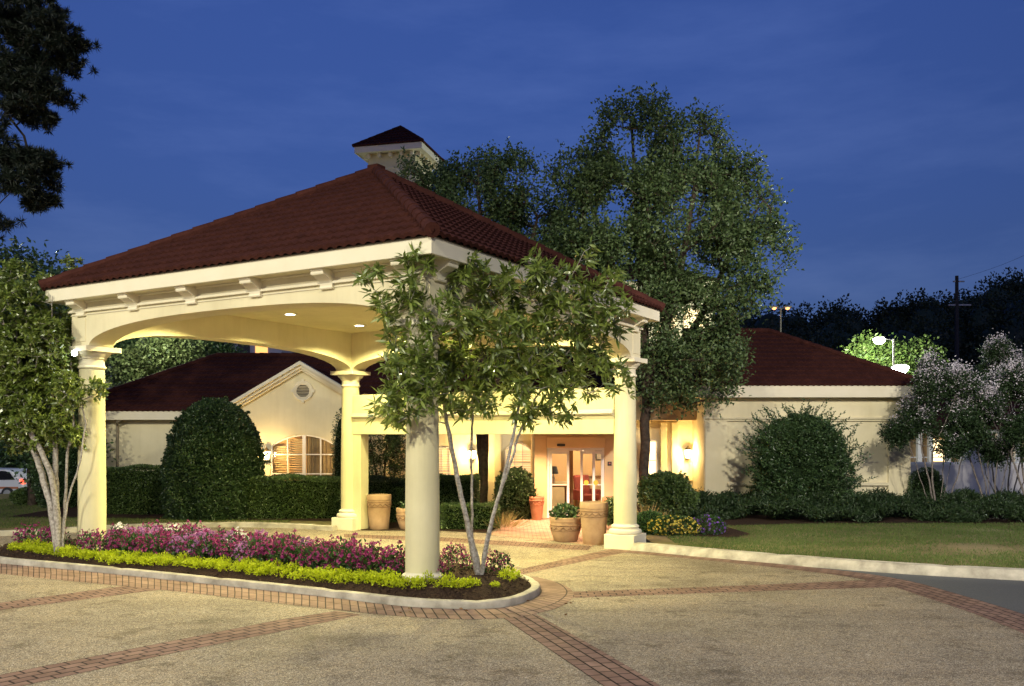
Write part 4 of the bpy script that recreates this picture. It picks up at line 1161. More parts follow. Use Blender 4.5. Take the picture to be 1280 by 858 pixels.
INNER = noisy('shaded_core', (.004, .010, .004), (.016, .030, .010), 16, .9, .8, 30, .1, bdist=.05)  # near-black green: shade between the leaves put into the core colour
LF_HEDGE = leafmat('hedge_leaf', (.038, .075, .020), (.110, .170, .046), (.27, .33, .12), .15, .38, .6)  # lightest colour paints glossy flecks of light onto some leaves
LF_DARK = leafmat('dark_leaf', (.022, .050, .018), (.070, .125, .042), (.22, .28, .14), .15, .36, .6)  # third colour is a painted specular fleck on scattered leaves
LF_BIG = leafmat('tree_leaf', (.046, .085, .030), (.115, .170, .062), (.21, .26, .12), .3, .45, .4)
LF_BIG2 = leafmat('oak_leaf', (.042, .080, .030), (.105, .160, .060), (.19, .24, .11), .3, .45, .4)
LF_NEAR = leafmat('lance_leaf', (.085, .140, .020), (.270, .340, .070), (.70, .74, .46), .34, .30, 1.0)  # palest colour is a highlight painted into the leaves
LF_LEFT = leafmat('highlit_leaf', (.070, .120, .018), (.235, .300, .060), (.64, .66, .38), .32, .30, 1.0)  # last colour puts bright highlights into part of the crown
LF_CRAPE = leafmat('crape_leaf', (.014, .032, .012), (.038, .070, .024), None, .2)
LF_JUN = leafmat('juniper_leaf', (.012, .028, .010), (.034, .062, .020), (.075, .105, .036), .1)
LF_LIME = leafmat('lime_leaf', (.38, .46, .012), (.62, .70, .03), (.80, .82, .08), .3, .5)
LF_BED = leafmat('bedding_leaf', (.020, .060, .016), (.06, .12, .03), (.12, .18, .06), .2)
LF_NEEDLE = leafmat('pine_needle', (.005, .009, .006), (.009, .016, .009), None, .0)
LF_STRAW = leafmat('straw_blade', (.20, .16, .06), (.40, .32, .13), (.5, .42, .2), .3)
LF_PALE = leafmat('pale_leaf', (.08, .12, .04), (.20, .24, .09), (.36, .38, .18), .25)
BL_PURP = leafmat('magenta_petal', (.14, .016, .075), (.37, .042, .20), (.50, .15, .36), .25, .6, nscale=3)
BL_LILAC = leafmat('lilac_petal', (.26, .08, .27), (.44, .20, .44), (.62, .42, .60), .25, .6)
BL_WHITE = leafmat('white_petal', (.62, .60, .58), (.8, .78, .76), None, .25, .6)
BL_CRAPE = leafmat('pale_blossom', (.52, .47, .52), (.72, .67, .72), (.82, .79, .82), .25, .7)
BL_YELL = leafmat('yellow_petal', (.60, .45, .04), (.75, .62, .12), (.8, .75, .35), .25, .6)
BL_VIOL = leafmat('violet_petal', (.14, .05, .36), (.28, .12, .55), (.42, .22, .65), .25, .6)

# ------------------------------------------------------------------ island planting
def Gz(px, py, z):
    Y = F * (CH - z) / (py - HZ); return (PXX(px, Y), Y)
def Gs(px, py):
    z = .2
    for _ in range(12):
        Y = F * (CH - z) / (py - HZ); z = .5 * z + .5 * soilz(PXX(px, Y), Y)
    return (PXX(px, Y), Y)
rs0 = np.random.RandomState(11)
def bedding(name, label, cat, group, r, h, nl, L, Wd, lm, nb=0, bm_=None, bs=.04, seed=0):
    rs = np.random.RandomState(seed)
    t = thing(name, label, cat, (0, 0, 0), 0, group)
    d = nrmz(np.abs(rs.normal(0, 1, (nl, 3))) * np.array((1, 1, .9)) * rs.choice([-1, 1], (nl, 3)) * np.array((1, 1, 1)))
    d[:, 2] = np.abs(d[:, 2]); rr = rs.uniform(.3, 1, nl) ** .6
    P = d * np.array((r, r, h)) * rr[:, None]
    V, Fc = leaf_geo(P, d + rs.normal(0, .5, d.shape) + np.array((0, 0, .3)), L, Wd, rs)
    np_obj('foliage', V, Fc, lm, t)
    if nb:
        d = nrmz(rs.normal(0, 1, (nb, 3))); d[:, 2] = np.abs(d[:, 2]) * .9 + .15
        c = nrmz(d) * np.array((r, r, h)) * rs.uniform(.82, 1.12, (nb, 1))
        c[:, 2] += .02
        k = 5; a = np.tile(np.arange(k) * 2 * np.pi / k, nb); ax = np.repeat(nrmz(d + rs.normal(0, .4, d.shape)), k, 0)
        s = nrmz(np.cross(ax, np.array((.3, .9, .2)))); u = np.cross(ax, s)
        D = s * np.cos(a)[:, None] + u * np.sin(a)[:, None] + ax * .25
        V, Fc = leaf_geo(np.repeat(c, k, 0), D, bs, bs * .9, rs, .1)
        np_obj('blossom', V, Fc, bm_, t)
    return t
def poly_line_y(line, x):
    for (a, b), (c, d) in zip(line, line[1:]):
        if a <= x <= c: return b + (d - b) * (x - a) / (c - a)
    return line[0][1] if x < line[0][0] else line[-1][1]
lime_front = [Gs(x, y) for x, y in ((11, 688), (82, 697), (180, 705.5), (273, 711.5), (328, 719), (410, 727), (470, 733), (522, 737))]
pur_back = [(-9.55, 17.75)] + [Gz(x, y, .74) for x, y in ((100, 657), (200, 652), (300, 660), (400, 673), (515, 684))]
LB = 'low lime green bedding plant in the bright edging row of the island'
protoL = [bedding('lime_edging_plant', LB, 'bedding plant', 'lime green edging plants', .115, .125 + .02 * k, 150, .040, .024, LF_LIME, seed=20 + k) for k in range(3)]
used = set()
def put(protos, k, loc, rz, sc_, label=None):
    p = protos[k]
    if p.name not in used:
        used.add(p.name); p.location = loc; p.rotation_euler = (0, 0, rz); p.scale = (sc_,) * 3
        if label: p['label'] = label
        return p
    q = dup(p, loc, rz, label, sc_)
    return q
lf_pts = resample(lime_front, .165)
for i, p in enumerate(lf_pts):
    for row in range(2):
        x, y = p.x + rs0.normal(0, .03) + .09 * row, p.y + .10 * row + rs0.normal(0, .025) + .06
        if math.hypot(x - W(A_, -B_).x, y - W(A_, -B_).y) < .33: continue
        put(protoL, rs0.randint(3), (x, y, soilz(x, y) - .01), rs0.uniform(0, 6), rs0.uniform(.8, 1.15))
for (px_, py_, s) in ((552, 733, 1), (562, 731, 1.1), (573, 734, 1.15), (584, 732, 1), (592, 731, .9), (618, 733, .75), (634, 724, 1.25), (641, 721, 1.2)):
    x, y = Gs(px_, py_); put(protoL, rs0.randint(3), (x, y, soilz(x, y) - .01), rs0.uniform(0, 6), s * .92)
MG = 'flowering magenta bedding plant in the dense band behind the lime edging'
protoM = [bedding('magenta_flower_plant', MG, 'flowering plant', 'magenta bedding flowers', .19, .40, 130, .065, .03, LF_BED, 36, BL_PURP, .036, seed=40 + k) for k in range(4)]
LG = 'flowering lilac bedding plant among the magenta ones in the middle of the band'
protoV = [bedding('lilac_flower_plant', LG, 'flowering plant', 'lilac bedding flowers', .19, .40, 90, .065, .03, LF_BED, 46, BL_LILAC, .036, seed=50 + k) for k in range(2)]
whites = [(150, 664), (216, 667), (298, 676)]
wh_xy = [Gz(x, y, .62) for x, y in whites]
cols_xy = [W(A_, -B_), W(-A_, -B_)]
cnt = 0
for gx in np.arange(-9.6, -1.2, .235):
    yb = poly_line_y(pur_back, gx); yf = poly_line_y(lime_front, gx) + .42
    if gx < -99: yb = min(yb, yf + .35)
    y = yf
    while y < yb:
        x_, y_ = gx + rs0.uniform(-.07, .07), y + rs0.uniform(-.07, .07)
        y += .245
        if any(math.hypot(x_ - c.x, y_ - c.y) < .40 for c in cols_xy): continue
        if any(math.hypot(x_ - c[0], y_ - c[1]) < .17 for c in wh_xy): continue
        if math.hypot(x_ + 8.43, y_ - 16.7) < .16: continue
        if island_d(x_, y_) < .3: continue
        lil = (-8.6 < x_ < -3.4) and rs0.uniform() < .24
        if lil: put(protoV, rs0.randint(2), (x_, y_, soilz(x_, y_) - .01), rs0.uniform(0, 6), rs0.uniform(.85, 1.15))
        else: put(protoM, rs0.randint(4), (x_, y_, soilz(x_, y_) - .01), rs0.uniform(0, 6), rs0.uniform(.85, 1.2))
        cnt += 1
print('bedding', cnt, len(lf_pts) * 2)
for (px_, py_, s) in ((556, 715, .9), (562, 706, 1.05), (572, 704, 1), (545, 722, .8), (618, 716, 1.0), (628, 717, 1.0), (584, 712, .8)):
    x, y = Gs(px_, py_); put(protoM, rs0.randint(4), (x, y, soilz(x, y) - .01), rs0.uniform(0, 6), s * .85, 'flowering magenta bedding plant beside the trunks of the front tree')
for k, (x, y) in enumerate(wh_xy):
    t = bedding('white_flower_plant', ['white flowering plant in the magenta band, nearest the left column', 'white flowering plant in the magenta band, between the other two white ones', 'white flowering plant in the magenta band, furthest right of the three white ones'][k], 'flowering plant', 'white bedding flowers', .20, .44, 60, .065, .03, LF_BED, 70, BL_WHITE, .045, seed=70 + k)
    t.location = (x, y, soilz(x, y))
t = bedding('weed_plant', 'small dark leafy weed at the foot of the front column', 'plant', None, .10, .22, 40, .06, .03, LF_DARK, seed=77); x, y = Gz(525, 728, .30); t.location = (x, y, soilz(x, y))
# bark chips on the mulch
rs = np.random.RandomState(5); P = []
while len(P) < 5200:
    i = rs.randint(len(isl)); p = isl[i]; s = rs.uniform(0, 1) ** 1.5; ab = spB - spA
    q = min(max((p - spA).dot(ab) / ab.length_squared, 0), 1); c = spA + ab * q; x, y = p.x + (c.x - p.x) * s, p.y + (c.y - p.y) * s
    if island_d(x, y) > .16: P.append((x, y, soilz(x, y) + rs.uniform(0, .02)))
P = np.array(P); D = rs.normal(0, 1, P.shape); D[:, 2] *= .25
V, Fc = leaf_geo(P, D, .055, .02, rs)
setkind(np_obj('bark_chips', V, Fc, leafmat('bark_chip', (.02, .013, .010), (.09, .055, .035), (.24, .17, .11), 0, .9, .1)), 'stuff')

# ------------------------------------------------------------------ trees
def pxl(pts, Y): return [P3(x, y, Y + (d if d else 0)) for x, y, d in [(p + (0,))[:3] for p in pts]]
Yn = 13.45; zb = soilz(PXX(598, Yn), Yn); b0 = (PXX(598, Yn), Yn, zb - .03)
q = P3(598, 722, Yn)
def fixb(tr): 
    tr = [Vector(p) for p in tr]; tr[0].z = zb - .05; return tr
lob_n = px_lobes([(480, 356, 26, 20), (500, 380, 40, 26), (522, 328, 20, 18), (556, 330, 26, 22), (545, 380, 34, 34), (590, 350, 34, 26), (620, 375, 40, 36), (655, 352, 34, 26), (690, 362, 34, 30), (712, 395, 44, 38), (735, 350, 26, 22), (765, 378, 22, 24), (747, 410, 34, 30), (560, 430, 46, 42), (612, 430, 52, 46), (668, 430, 46, 44), (530, 470, 36, 36), (572, 488, 44, 32), (625, 490, 40, 30), (668, 490, 34, 34), (700, 500, 26, 34), (496, 512, 24, 20), (482, 520, 14, 14), (740, 460, 36, 34), (772, 478, 16, 20), (515, 440, 22, 22), (660, 525, 22, 16), (470, 352, 20, 14, -.9), (495, 378, 34, 24, -.9), (520, 330, 22, 20, -.9), (515, 360, 26, 22, -.9), (505, 420, 26, 26, -.9), (530, 445, 26, 24, -.9), (500, 470, 26, 24, -.9), (520, 500, 34, 24, -.9), (490, 515, 26, 20, -.9), (545, 480, 30, 26, -.9), (460, 350, 12, 8, -.9), (556, 400, 30, 30, -.9), (735, 322, 7, 20), (762, 348, 12, 14), (700, 345, 16, 14), (465, 350, 14, 12), (548, 316, 10, 8), (585, 335, 26, 18), (520, 410, 30, 24), (545, 455, 30, 24)], Yn, .9, .35, np.random.RandomState(4))
tree('young_tree', 'young slender multi-trunked tree with long narrow leaves before the front column', 'tree', b0,
     [fixb(pxl([(599, 724), (591, 690, -.05), (581, 640, -.1), (572, 600, -.1), (563, 550, -.05), (556, 510), (550, 450), (540, 390), (530, 340)], Yn)),
      fixb(pxl([(600, 724), (597, 695), (590, 670, .1), (590, 620, .15), (589, 560, .2), (590, 510, .2), (600, 440, .3), (606, 380, .3)], Yn)),
      fixb(pxl([(601, 724), (607, 685, -.1), (615, 650, -.1), (628, 605, -.15), (639, 555, -.1), (648, 510), (662, 450), (690, 390), (730, 315)], Yn)),
      fixb(pxl([(602, 724), (609, 680, .1), (620, 630, .2), (636, 585, .25), (648, 545, .3), (668, 500, .35), (710, 440, .4), (755, 400, .3)], Yn))],
     lob_n, 860, 21, .155, .038, .05, LF_NEAR, BARK_L, .004, .050, .16, 3, .02, .5, whorl=True, fold=.15)
Yl = 16.7; zb = soilz(PXX(72, Yl), Yl); b0 = (PXX(73, Yl), Yl, zb - .03)
lob_l = px_lobes([(45, 470, 48, 50), (20, 400, 44, 50), (80, 440, 30, 40, .4), (62, 372, 26, 30, 2.2), (92, 490, 24, 24, -.2), (10, 500, 44, 40), (24, 345, 24, 20, .6), (-40, 430, 50, 80), (-30, 360, 40, 36), (86, 338, 9, 20, 2.4), (50, 520, 40, 28), (-20, 520, 40, 30), (85, 405, 16, 24, 2.2), (50, 420, 40, 40, .5), (60, 540, 44, 26), (20, 550, 34, 22), (92, 450, 20, 34, .6), (40, 440, 50, 50), (15, 470, 40, 40), (112, 488, 14, 12, -.5)], Yl, .9, .4, np.random.RandomState(6))
tree('young_tree', 'multi-trunked tree with dense glossy leaves at the left end of the flower bed', 'tree', b0,
     [fixb(pxl([(73, 668), (64, 635), (57, 610, .1), (47, 575, .1), (36, 550, .1), (20, 520), (0, 470)], Yl)),
      fixb(pxl([(74, 668), (70, 630, -.1), (64, 595, -.15), (52, 565, -.2), (40, 545, -.2), (25, 480, -.2), (20, 400, -.2)], Yl)),
      fixb(pxl([(75, 668), (70, 620), (69, 560), (66, 520), (62, 450), (66, 370)], Yl)),
      fixb(pxl([(76, 668), (82, 620, .1), (84, 570, .1), (92, 530, .1), (88, 450, .2)], Yl)),
      fixb(pxl([(77, 668), (84, 630, -.1), (93, 600, -.15), (101, 575, -.2), (108, 530, -.2), (96, 470, -.2)], Yl))],
     lob_l, 1900, 33, .100, .040, .06, LF_LEFT, BARK_L, .004, .07, .18, 8, .05, .45, whorl=True, fold=.15)
Yb = 26.0; b0 = (PXX(806, Yb), Yb, .1)
lob_b = px_lobes([(788, 188, 54, 60), (868, 192, 38, 52), (920, 248, 44, 54), (760, 270, 62, 66), (845, 290, 74, 76), (722, 235, 34, 52), (800, 360, 70, 56), (900, 360, 56, 56), (872, 440, 56, 46), (828, 465, 42, 40), (948, 320, 34, 46), (905, 455, 36, 36), (962, 250, 20, 26), (735, 330, 44, 40), (845, 490, 40, 22), (880, 480, 40, 26), (800, 440, 26, 40), (830, 230, 50, 50), (900, 300, 50, 50), (790, 320, 60, 50), (860, 390, 60, 40), (752, 220, 30, 40), (905, 205, 30, 36)], Yb, .95, .8, np.random.RandomState(9))
tree('large_tree', 'tall broad leafy tree behind the canopy roof, the tallest in the picture', 'tree', b0,
     [pxl([(806, 655), (805, 600), (806, 540), (808, 490), (806, 420), (800, 340, .2), (795, 260, .2), (790, 160, .2)], Yb),
      pxl([(807, 480), (830, 420, -.3), (850, 340, -.5), (868, 240, -.4), (875, 160, -.3)], Yb),
      pxl([(808, 500), (850, 440, .3), (890, 370, .4), (925, 290, .5), (955, 250, .5)], Yb),
      pxl([(806, 470), (780, 380, .4), (755, 300, .5), (730, 230, .5)], Yb)],
     lob_b, 6400, 20, .115, .066, .20, LF_BIG, BARK_D, .006, .165, .3, 5, .1, .35, gaps=2.0)
Yo = 27.0; b0 = (PXX(605, Yo), Yo, .02)
lob_o = px_lobes([(598, 212, 28, 32), (640, 240, 40, 40), (575, 250, 38, 34), (668, 272, 40, 44), (620, 300, 56, 46), (560, 290, 40, 36), (690, 315, 40, 40), (540, 225, 22, 18), (650, 335, 56, 36), (715, 345, 44, 44), (512, 212, 13, 12), (565, 215, 22, 22), (690, 400, 50, 50), (620, 380, 60, 50), (745, 390, 40, 40)], Yo, .95, .8, np.random.RandomState(10))
tree('large_tree', 'leafy tree in the courtyard rising behind the canopy roof beside the tower', 'tree', b0,
     [pxl([(605, 665), (605, 600), (606, 540), (605, 470), (602, 380), (600, 290), (598, 210)], Yo),
      pxl([(603, 600), (599, 545, .1), (590, 450, .2), (565, 330, .3), (545, 240, .3)], Yo),
      pxl([(606, 540), (630, 430, -.2), (660, 330, -.3), (672, 270, -.3)], Yo),
      pxl([(606, 500), (650, 430, .3), (700, 370, .4), (720, 330, .4)], Yo)],
     lob_o, 4200, 20, .115, .066, .20, LF_BIG2, BARK_D, .006, .16, .3, 6, .1, .35, gaps=1.8)

# pine at the upper left, its trunk outside the picture
Yp = 19.0; rs = np.random.RandomState(21)
pt = thing('pine_tree', 'dark pine with needle tufts hanging into the upper left of the sky', 'tree', (PXX(-170, Yp), Yp, 0))
b = np.array(pt.location)
tips = np.concatenate([in_ellipsoid(n_, P3(x, y, Yp), (rx * Yp / F, .9, ry * Yp / F), rs, .2) for x, y, rx, ry, n_ in ((30, 15, 48, 20, 46), (75, 42, 22, 14, 24), (20, 60, 34, 22, 30), (72, 66, 20, 13, 20), (38, 92, 32, 20, 26), (60, 112, 22, 14, 18), (15, 118, 30, 22, 26), (35, 140, 26, 10, 18), (5, 180, 14, 26, 20), (28, 205, 20, 16, 20), (48, 196, 14, 10, 12), (36, 240, 22, 18, 24), (52, 222, 12, 14, 10), (-5, 275, 8, 12, 6), (-60, 60, 50, 80, 60), (-70, 180, 50, 60, 40))]) - b
trk = [np.array([np.array(p) - b for p in [Vector((PXX(-170, Yp), Yp, 0))] + pxl([(-172, 400), (-175, 200), (-178, 60), (-180, -80)], Yp)])]
for br in ([(-178, 20), (-90, 0), (0, 20), (60, 35)], [(-176, 90), (-80, 60), (0, 70), (55, 75)], [(-175, 130), (-70, 110), (0, 130), (30, 170), (42, 220)], [(-174, 220), (-80, 180), (-20, 190)]):
    trk.append(np.array([np.array(p) - b for p in pxl(br, Yp)]))
pos, par, tipi = grow(trk, tips, .3, rs)
V, Fc = wood_geo(pos, par, .005, .06); np_obj('trunk', V, Fc, noisy('pine_bark', (.012, .010, .008), (.03, .024, .02), 8, .95), pt, smooth=True)
tp = pos[tipi]; k = 110
cl = np.repeat(tp, 5, 0) + rs.normal(0, .105, (len(tp) * 5, 3)) * np.array((1, 1, .5)); k = 46
P = np.repeat(cl, k, 0); D = rs.normal(0, 1, P.shape) + np.array((0, 0, .25))
V, Fc = leaf_geo(P, D, .15, .020, rs); np_obj('crown', V, Fc, LF_NEEDLE, pt)

# crape myrtles on the right
crape = [(1172, 27.2, [(1138, 520, 30, 30), (1155, 490, 40, 36), (1190, 505, 34, 40), (1130, 545, 20, 22), (1170, 540, 40, 24)], 'left one of the pale-blossomed crape myrtles, overlapping the corner of the wing'),
         (1242, 27.6, [(1215, 500, 34, 40), (1250, 500, 36, 44), (1235, 540, 42, 26), (1262, 470, 30, 26)], 'middle pale-blossomed crape myrtle before the curved garden wall'),
         (1296, 27.0, [(1285, 500, 36, 44), (1310, 480, 40, 50), (1275, 545, 30, 26), (1320, 540, 40, 30)], 'rightmost pale-blossomed crape myrtle, cut by the picture edge'),
         (1258, 31.0, [(1255, 455, 30, 22), (1285, 450, 34, 26), (1240, 475, 24, 20), (1300, 480, 30, 30)], 'taller pale-blossomed crape myrtle standing behind the other ones')]
for i, (px_, Y_, lobs, lab) in enumerate(crape):
    rs = np.random.RandomState(30 + i); trs = []
    for j in range(6):
        a = (j - 2.5) * .5 + rs.uniform(-.2, .2); dy = rs.uniform(-.4, .4)
        top = lobs[j % len(lobs)]
        trs.append([P3(px_ + (j - 2.5) * 3, 642 if Y_ < 30 else 628, Y_), P3(px_ + (j - 2.5) * 9 + rs.uniform(-3, 3), 600, Y_ + dy * .5), P3(px_ + (j - 2.5) * 13, 565, Y_ + dy), P3(top[0] + rs.uniform(-15, 15), top[1], Y_ + dy)])
    for tr in trs: tr[0].z = .12
    tree('crape_myrtle', lab, 'tree', (PXX(px_, Y_), Y_, .12), trs, px_lobes(lobs, Y_, .9, .3, rs), 820, 44, .085, .046, .15, LF_CRAPE, BARK_M, .004, .032, .25, 40 + i, .1, .5, bloom=(BL_CRAPE, 300, .20, .38), sub=4)

# background trees beyond the left roof and behind the left tree
def bgtree(name, lab, px_, Y_, zb, lobs, leafm, n, seed, group=None, L=.16, nl=26, cr=.3):
    tr = [[Vector((PXX(px_, Y_), Y_, zb))] + pxl([(px_ + 2, 560), (px_, 500), (lobs[0][0], lobs[0][1])], Y_)] + [pxl([(px_, 520), ((px_ + l[0]) / 2, (500 + l[1]) / 2), (l[0], l[1])], Y_) for l in lobs[1:4]]
    rs = np.random.RandomState(seed)
    return tree(name, lab, 'tree', (PXX(px_, Y_), Y_, zb), tr, px_lobes(lobs, Y_, .9, .6, rs), n, nl, L, L * .6, cr, leafm, BARK_D, .01, .16, .5, seed, .1, .55, group=group)
bgtree('evergreen_tree', 'dark tree behind the left young tree, its top dark against the sky', 40, 30, 0, [(40, 345, 30, 30), (10, 350, 34, 36), (70, 390, 36, 50), (20, 430, 60, 60), (80, 470, 40, 50), (40, 520, 60, 46), (70, 570, 30, 40), (90, 560, 28, 50)], LF_DARK, 900, 51)
for px_, lab in ((-12, 'dark tree far behind the white car at the left edge'), (48, 'dark tree far behind the trunks of the left young tree')):
    bgtree('evergreen_tree', lab, px_, 62, -.75, [(px_, 560, 44, 40), (px_ - 20, 520, 44, 36), (px_ + 22, 530, 40, 36), (px_ + 10, 590, 44, 18), (px_ - 20, 590, 40, 18)], LF_DARK, 520, 110 + px_, L=.26)
bgtree('broadleaf_tree', 'pale lamp-lit leafy tree beyond the left end of the red lobby roof', 190, 44, 0, [(190, 455, 34, 24), (225, 445, 36, 20), (165, 470, 22, 26), (205, 490, 40, 26)], LF_PALE, 420, 52, L=.2)
point('assumed_tree_light', P3(175, 392, 40), 900, (.95, 1, .75), .2)  # assumed bare light hidden behind the canopy roof, added to brighten the pale tree
bgtree('evergreen_tree', 'dark tree against the pale building beyond the lobby roof', 255, 47, 0, [(255, 440, 40, 16), (225, 425, 40, 14), (275, 455, 24, 18), (150, 440, 30, 26)], LF_DARK, 380, 53, L=.2)
bgtree('broadleaf_tree', 'lamp-lit green tree behind the street lamp above the wing roof', 1090, 52, -.2, [(1090, 450, 36, 26), (1120, 470, 40, 36), (1065, 470, 34, 22), (1150, 455, 26, 30), (1100, 490, 40, 30)], leafmat('lit_tree_leaf', (.03, .06, .012), (.09, .13, .03), (.2, .24, .08), .25), 520, 54, L=.22)
for i, (px_, lab) in enumerate(((500, 'dark tree behind the lobby roof seen through the arch right of the rear left column'), (600, 'dark tree behind the lobby roof hidden mostly by the front tree'), (710, 'dark tree behind the lobby roof seen left of the right rear column'))):
    bgtree('evergreen_tree', lab, px_, 45, 0, [(px_, 425, 60, 34), (px_ - 40, 440, 50, 30), (px_ + 40, 440, 50, 30)], LF_DARK, 420, 56 + i, L=.22)
# courtyard plants behind the link beam
Yc = 27.2
tree('small_tree', 'small dark multi-stemmed shrub tree between the rear left column and the front column', 'tree', (PXX(478, Yc), Yc, .05),
     [pxl([(478, 660), (474, 610), (466, 570), (462, 540)], Yc), pxl([(479, 660), (480, 600), (484, 550)], Yc), pxl([(480, 660), (490, 610), (500, 560)], Yc)],
     px_lobes([(475, 555, 28, 26), (500, 560, 24, 30), (480, 520, 34, 24), (465, 585, 18, 16), (500, 590, 16, 14)], Yc), 330, 24, .08, .042, .12, LF_DARK, BARK_D, .005, .05, .25, 61)
bush('columnar_shrub', 'tall narrow dark shrub against the gable right of the arched window', 'shrub', (PXX(432, 28.6), 28.6, .1), .42, .42, 3.3, 3000, .07, .04, LF_DARK, round_prof(2.4, .6, .45), .12, .3, 62)
# clipped bushes and hedges on the left
bush('clipped_bush', 'big round-topped clipped dark bush in front of the left lobby wall', 'bush', (PXX(267, 25.6), 25.6, .1), 1.31, 1.3, 3.40, 60000, .066, .040, LF_DARK, round_prof(2.1, .82, .40), .13, .20, 63, .9, sprigs=260, spl=.16)
hedge('hedge', 'clipped hedge between the left column and the big round bush', PXX(128, 26.9), PXX(222, 26.9), 26.5, 27.7, .1, 1.36, 26000, .06, .034, LF_HEDGE, 64)
hedge('hedge', 'long clipped hedge under the arched shutter window', PXX(283, 25.3), PXX(452, 25.3), 25.1, 26.4, .1, 1.12, 34000, .055, .032, LF_HEDGE, 65)
hedge('hedge', 'dark clipped hedge behind the tall planter at the rear left column', PXX(447, 25.2), PXX(520, 25.2), 25.0, 26.0, .02, 1.18, 15000, .055, .032, LF_DARK, 66)
hedge('hedge', 'square clipped hedge seen between the front column and the tree trunks', PXX(520, 24.8), PXX(596, 24.8), 24.6, 25.8, .02, 1.28, 18000, .055, .032, LF_DARK, 67)
hedge('hedge', 'low lighter hedge edging the drive behind the front tree trunks', PXX(552, 23.2), PXX(622, 23.2), 23.1, 23.9, .02, .62, 6500, .05, .028, LF_HEDGE, 68, None, .10)
bush('round_shrub', 'dark rounded shrub below the grid window left of the sliding door', 'shrub', (PXX(645, 26.0), 26.4, .02), .60, .6, 1.45, 11000, .07, .042, LF_DARK, None, .2, .28, 69, 1.0, sprigs=70, spl=.18)
bush('low_shrub', 'low loose dark shrub at the lawn edge behind the left trunks', 'shrub', (PXX(42, 30.5), 30.5, .1), .7, .6, .58, 4000, .07, .04, LF_HEDGE, None, .12, .2, 70)
bush('dark_shrub', 'broad dark evergreen shrub on the lawn right of the white car', 'shrub', (PXX(84, 29.5), 29.5, .1), 1.0, 1.0, 2.9, 12000, .07, .04, LF_DARK, None, .12, .2, 71)
# right side
bush('round_shrub', 'rounded lantern-lit shrub right of the big tree trunk', 'shrub', (PXX(833, 25.2), 25.4, .14), .74, .70, 1.25, 20000, .075, .045, LF_HEDGE, None, .22, .3, 72, 1.0, sprigs=90, spl=.2)
bush('round_shrub', 'dark shrub behind the right rear column foot and planters', 'shrub', (PXX(775, 23.0), 23.4, .1), .45, .45, .75, 4000, .06, .035, LF_HEDGE, None, .2, .3, 73, 1.0, sprigs=30, spl=.15)
bush('sprawling_bush', 'large shaggy dark bush with loose shoots against the right wing wall', 'bush', (PXX(1002, 27.6), 27.6, .14), 1.24, 1.05, 2.95, 50000, .085, .040, LF_DARK, round_prof(2.2, .92, .42), .30, .28, 74, 1.0, sprigs=620, spl=.78)
bush('narrow_shrub', 'small dark shrub at the corner where wing meets the garden wall', 'shrub', (PXX(1158, 29.2), 29.2, .14), .55, .5, 1.25, 3000, .07, .04, LF_DARK, None, .12, .2, 75)
for (x, y, lab, sc_, sd) in ((822, 683, None, 0, 0),): pass
t = bush('yellow_flower_clump', 'mound of small yellow flowers right of the right rear column', 'flower clump', (PXX(842, 20.9), 20.9, .14), .62, .42, .42, 2600, .055, .03, LF_BED, None, .08, .3, 76, core=False)
def clump_bloom(t, rx, ry, h, n, m, seed, size=.045, k=5):
    rs = np.random.RandomState(seed); P, D = shell_pts(n, rx * 1.03, ry * 1.03, h * 1.05, rs, round_prof(), .08, .1, 76)
    a = np.tile(np.arange(k) * 2 * np.pi / k, n); n = len(P); a = np.tile(np.arange(k) * 2 * np.pi / k, n); ax = np.repeat(D, k, 0)
    s = nrmz(np.cross(ax, np.array((.3, .9, .2)))); u = np.cross(ax, s)
    V, Fc = leaf_geo(np.repeat(P, k, 0), s * np.cos(a)[:, None] + u * np.sin(a)[:, None] + ax * .2, size, size * .9, rs, .1)
    np_obj('blossom', V, Fc, m, t)
clump_bloom(t, .62, .42, .42, 260, BL_YELL, 5, .034)
t = bush('violet_flower_clump', 'small mound of violet flowers at the right end of the yellow ones', 'flower clump', (PXX(888, 20.7), 21.0, .14), .40, .36, .42, 1600, .055, .03, LF_BED, None, .08, .3, 77, core=False)
clump_bloom(t, .40, .36, .42, 130, BL_VIOL, 6, .036)
bush('low_shrub', 'low dark leafy plant between the right column plinth and yellow flowers', 'shrub', (PXX(812, 21.2), 21.2, .14), .38, .38, .5, 2200, .06, .034, LF_BED, None, .12, .2, 78)
# ornamental grass by the walk
rs = np.random.RandomState(12)
def grass_clump(label, px_, py_, z, n, h, r):
    x, y = Gz(px_, py_, z); t = thing('ornamental_grass', label, 'grass plant', (x, y, z))
    P = rs.normal(0, r * .25, (n, 3)); P[:, 2] = 0; D = nrmz(np.concatenate([P[:, :2] * 3, np.full((n, 1), .5)], 1)) + rs.normal(0, .18, (n, 3))
    V, Fc = leaf_geo(P, D, h, .012, rs, .1); np_obj('blades', V, Fc, LF_STRAW, t)
grass_clump('straw coloured ornamental grass at the walk edge before the dark rounded shrub', 628, 660, .03, 260, .5, .6)
grass_clump('straw coloured ornamental grass tuft at the foot of the big tree trunk', 806, 658, .14, 220, .55, .5)
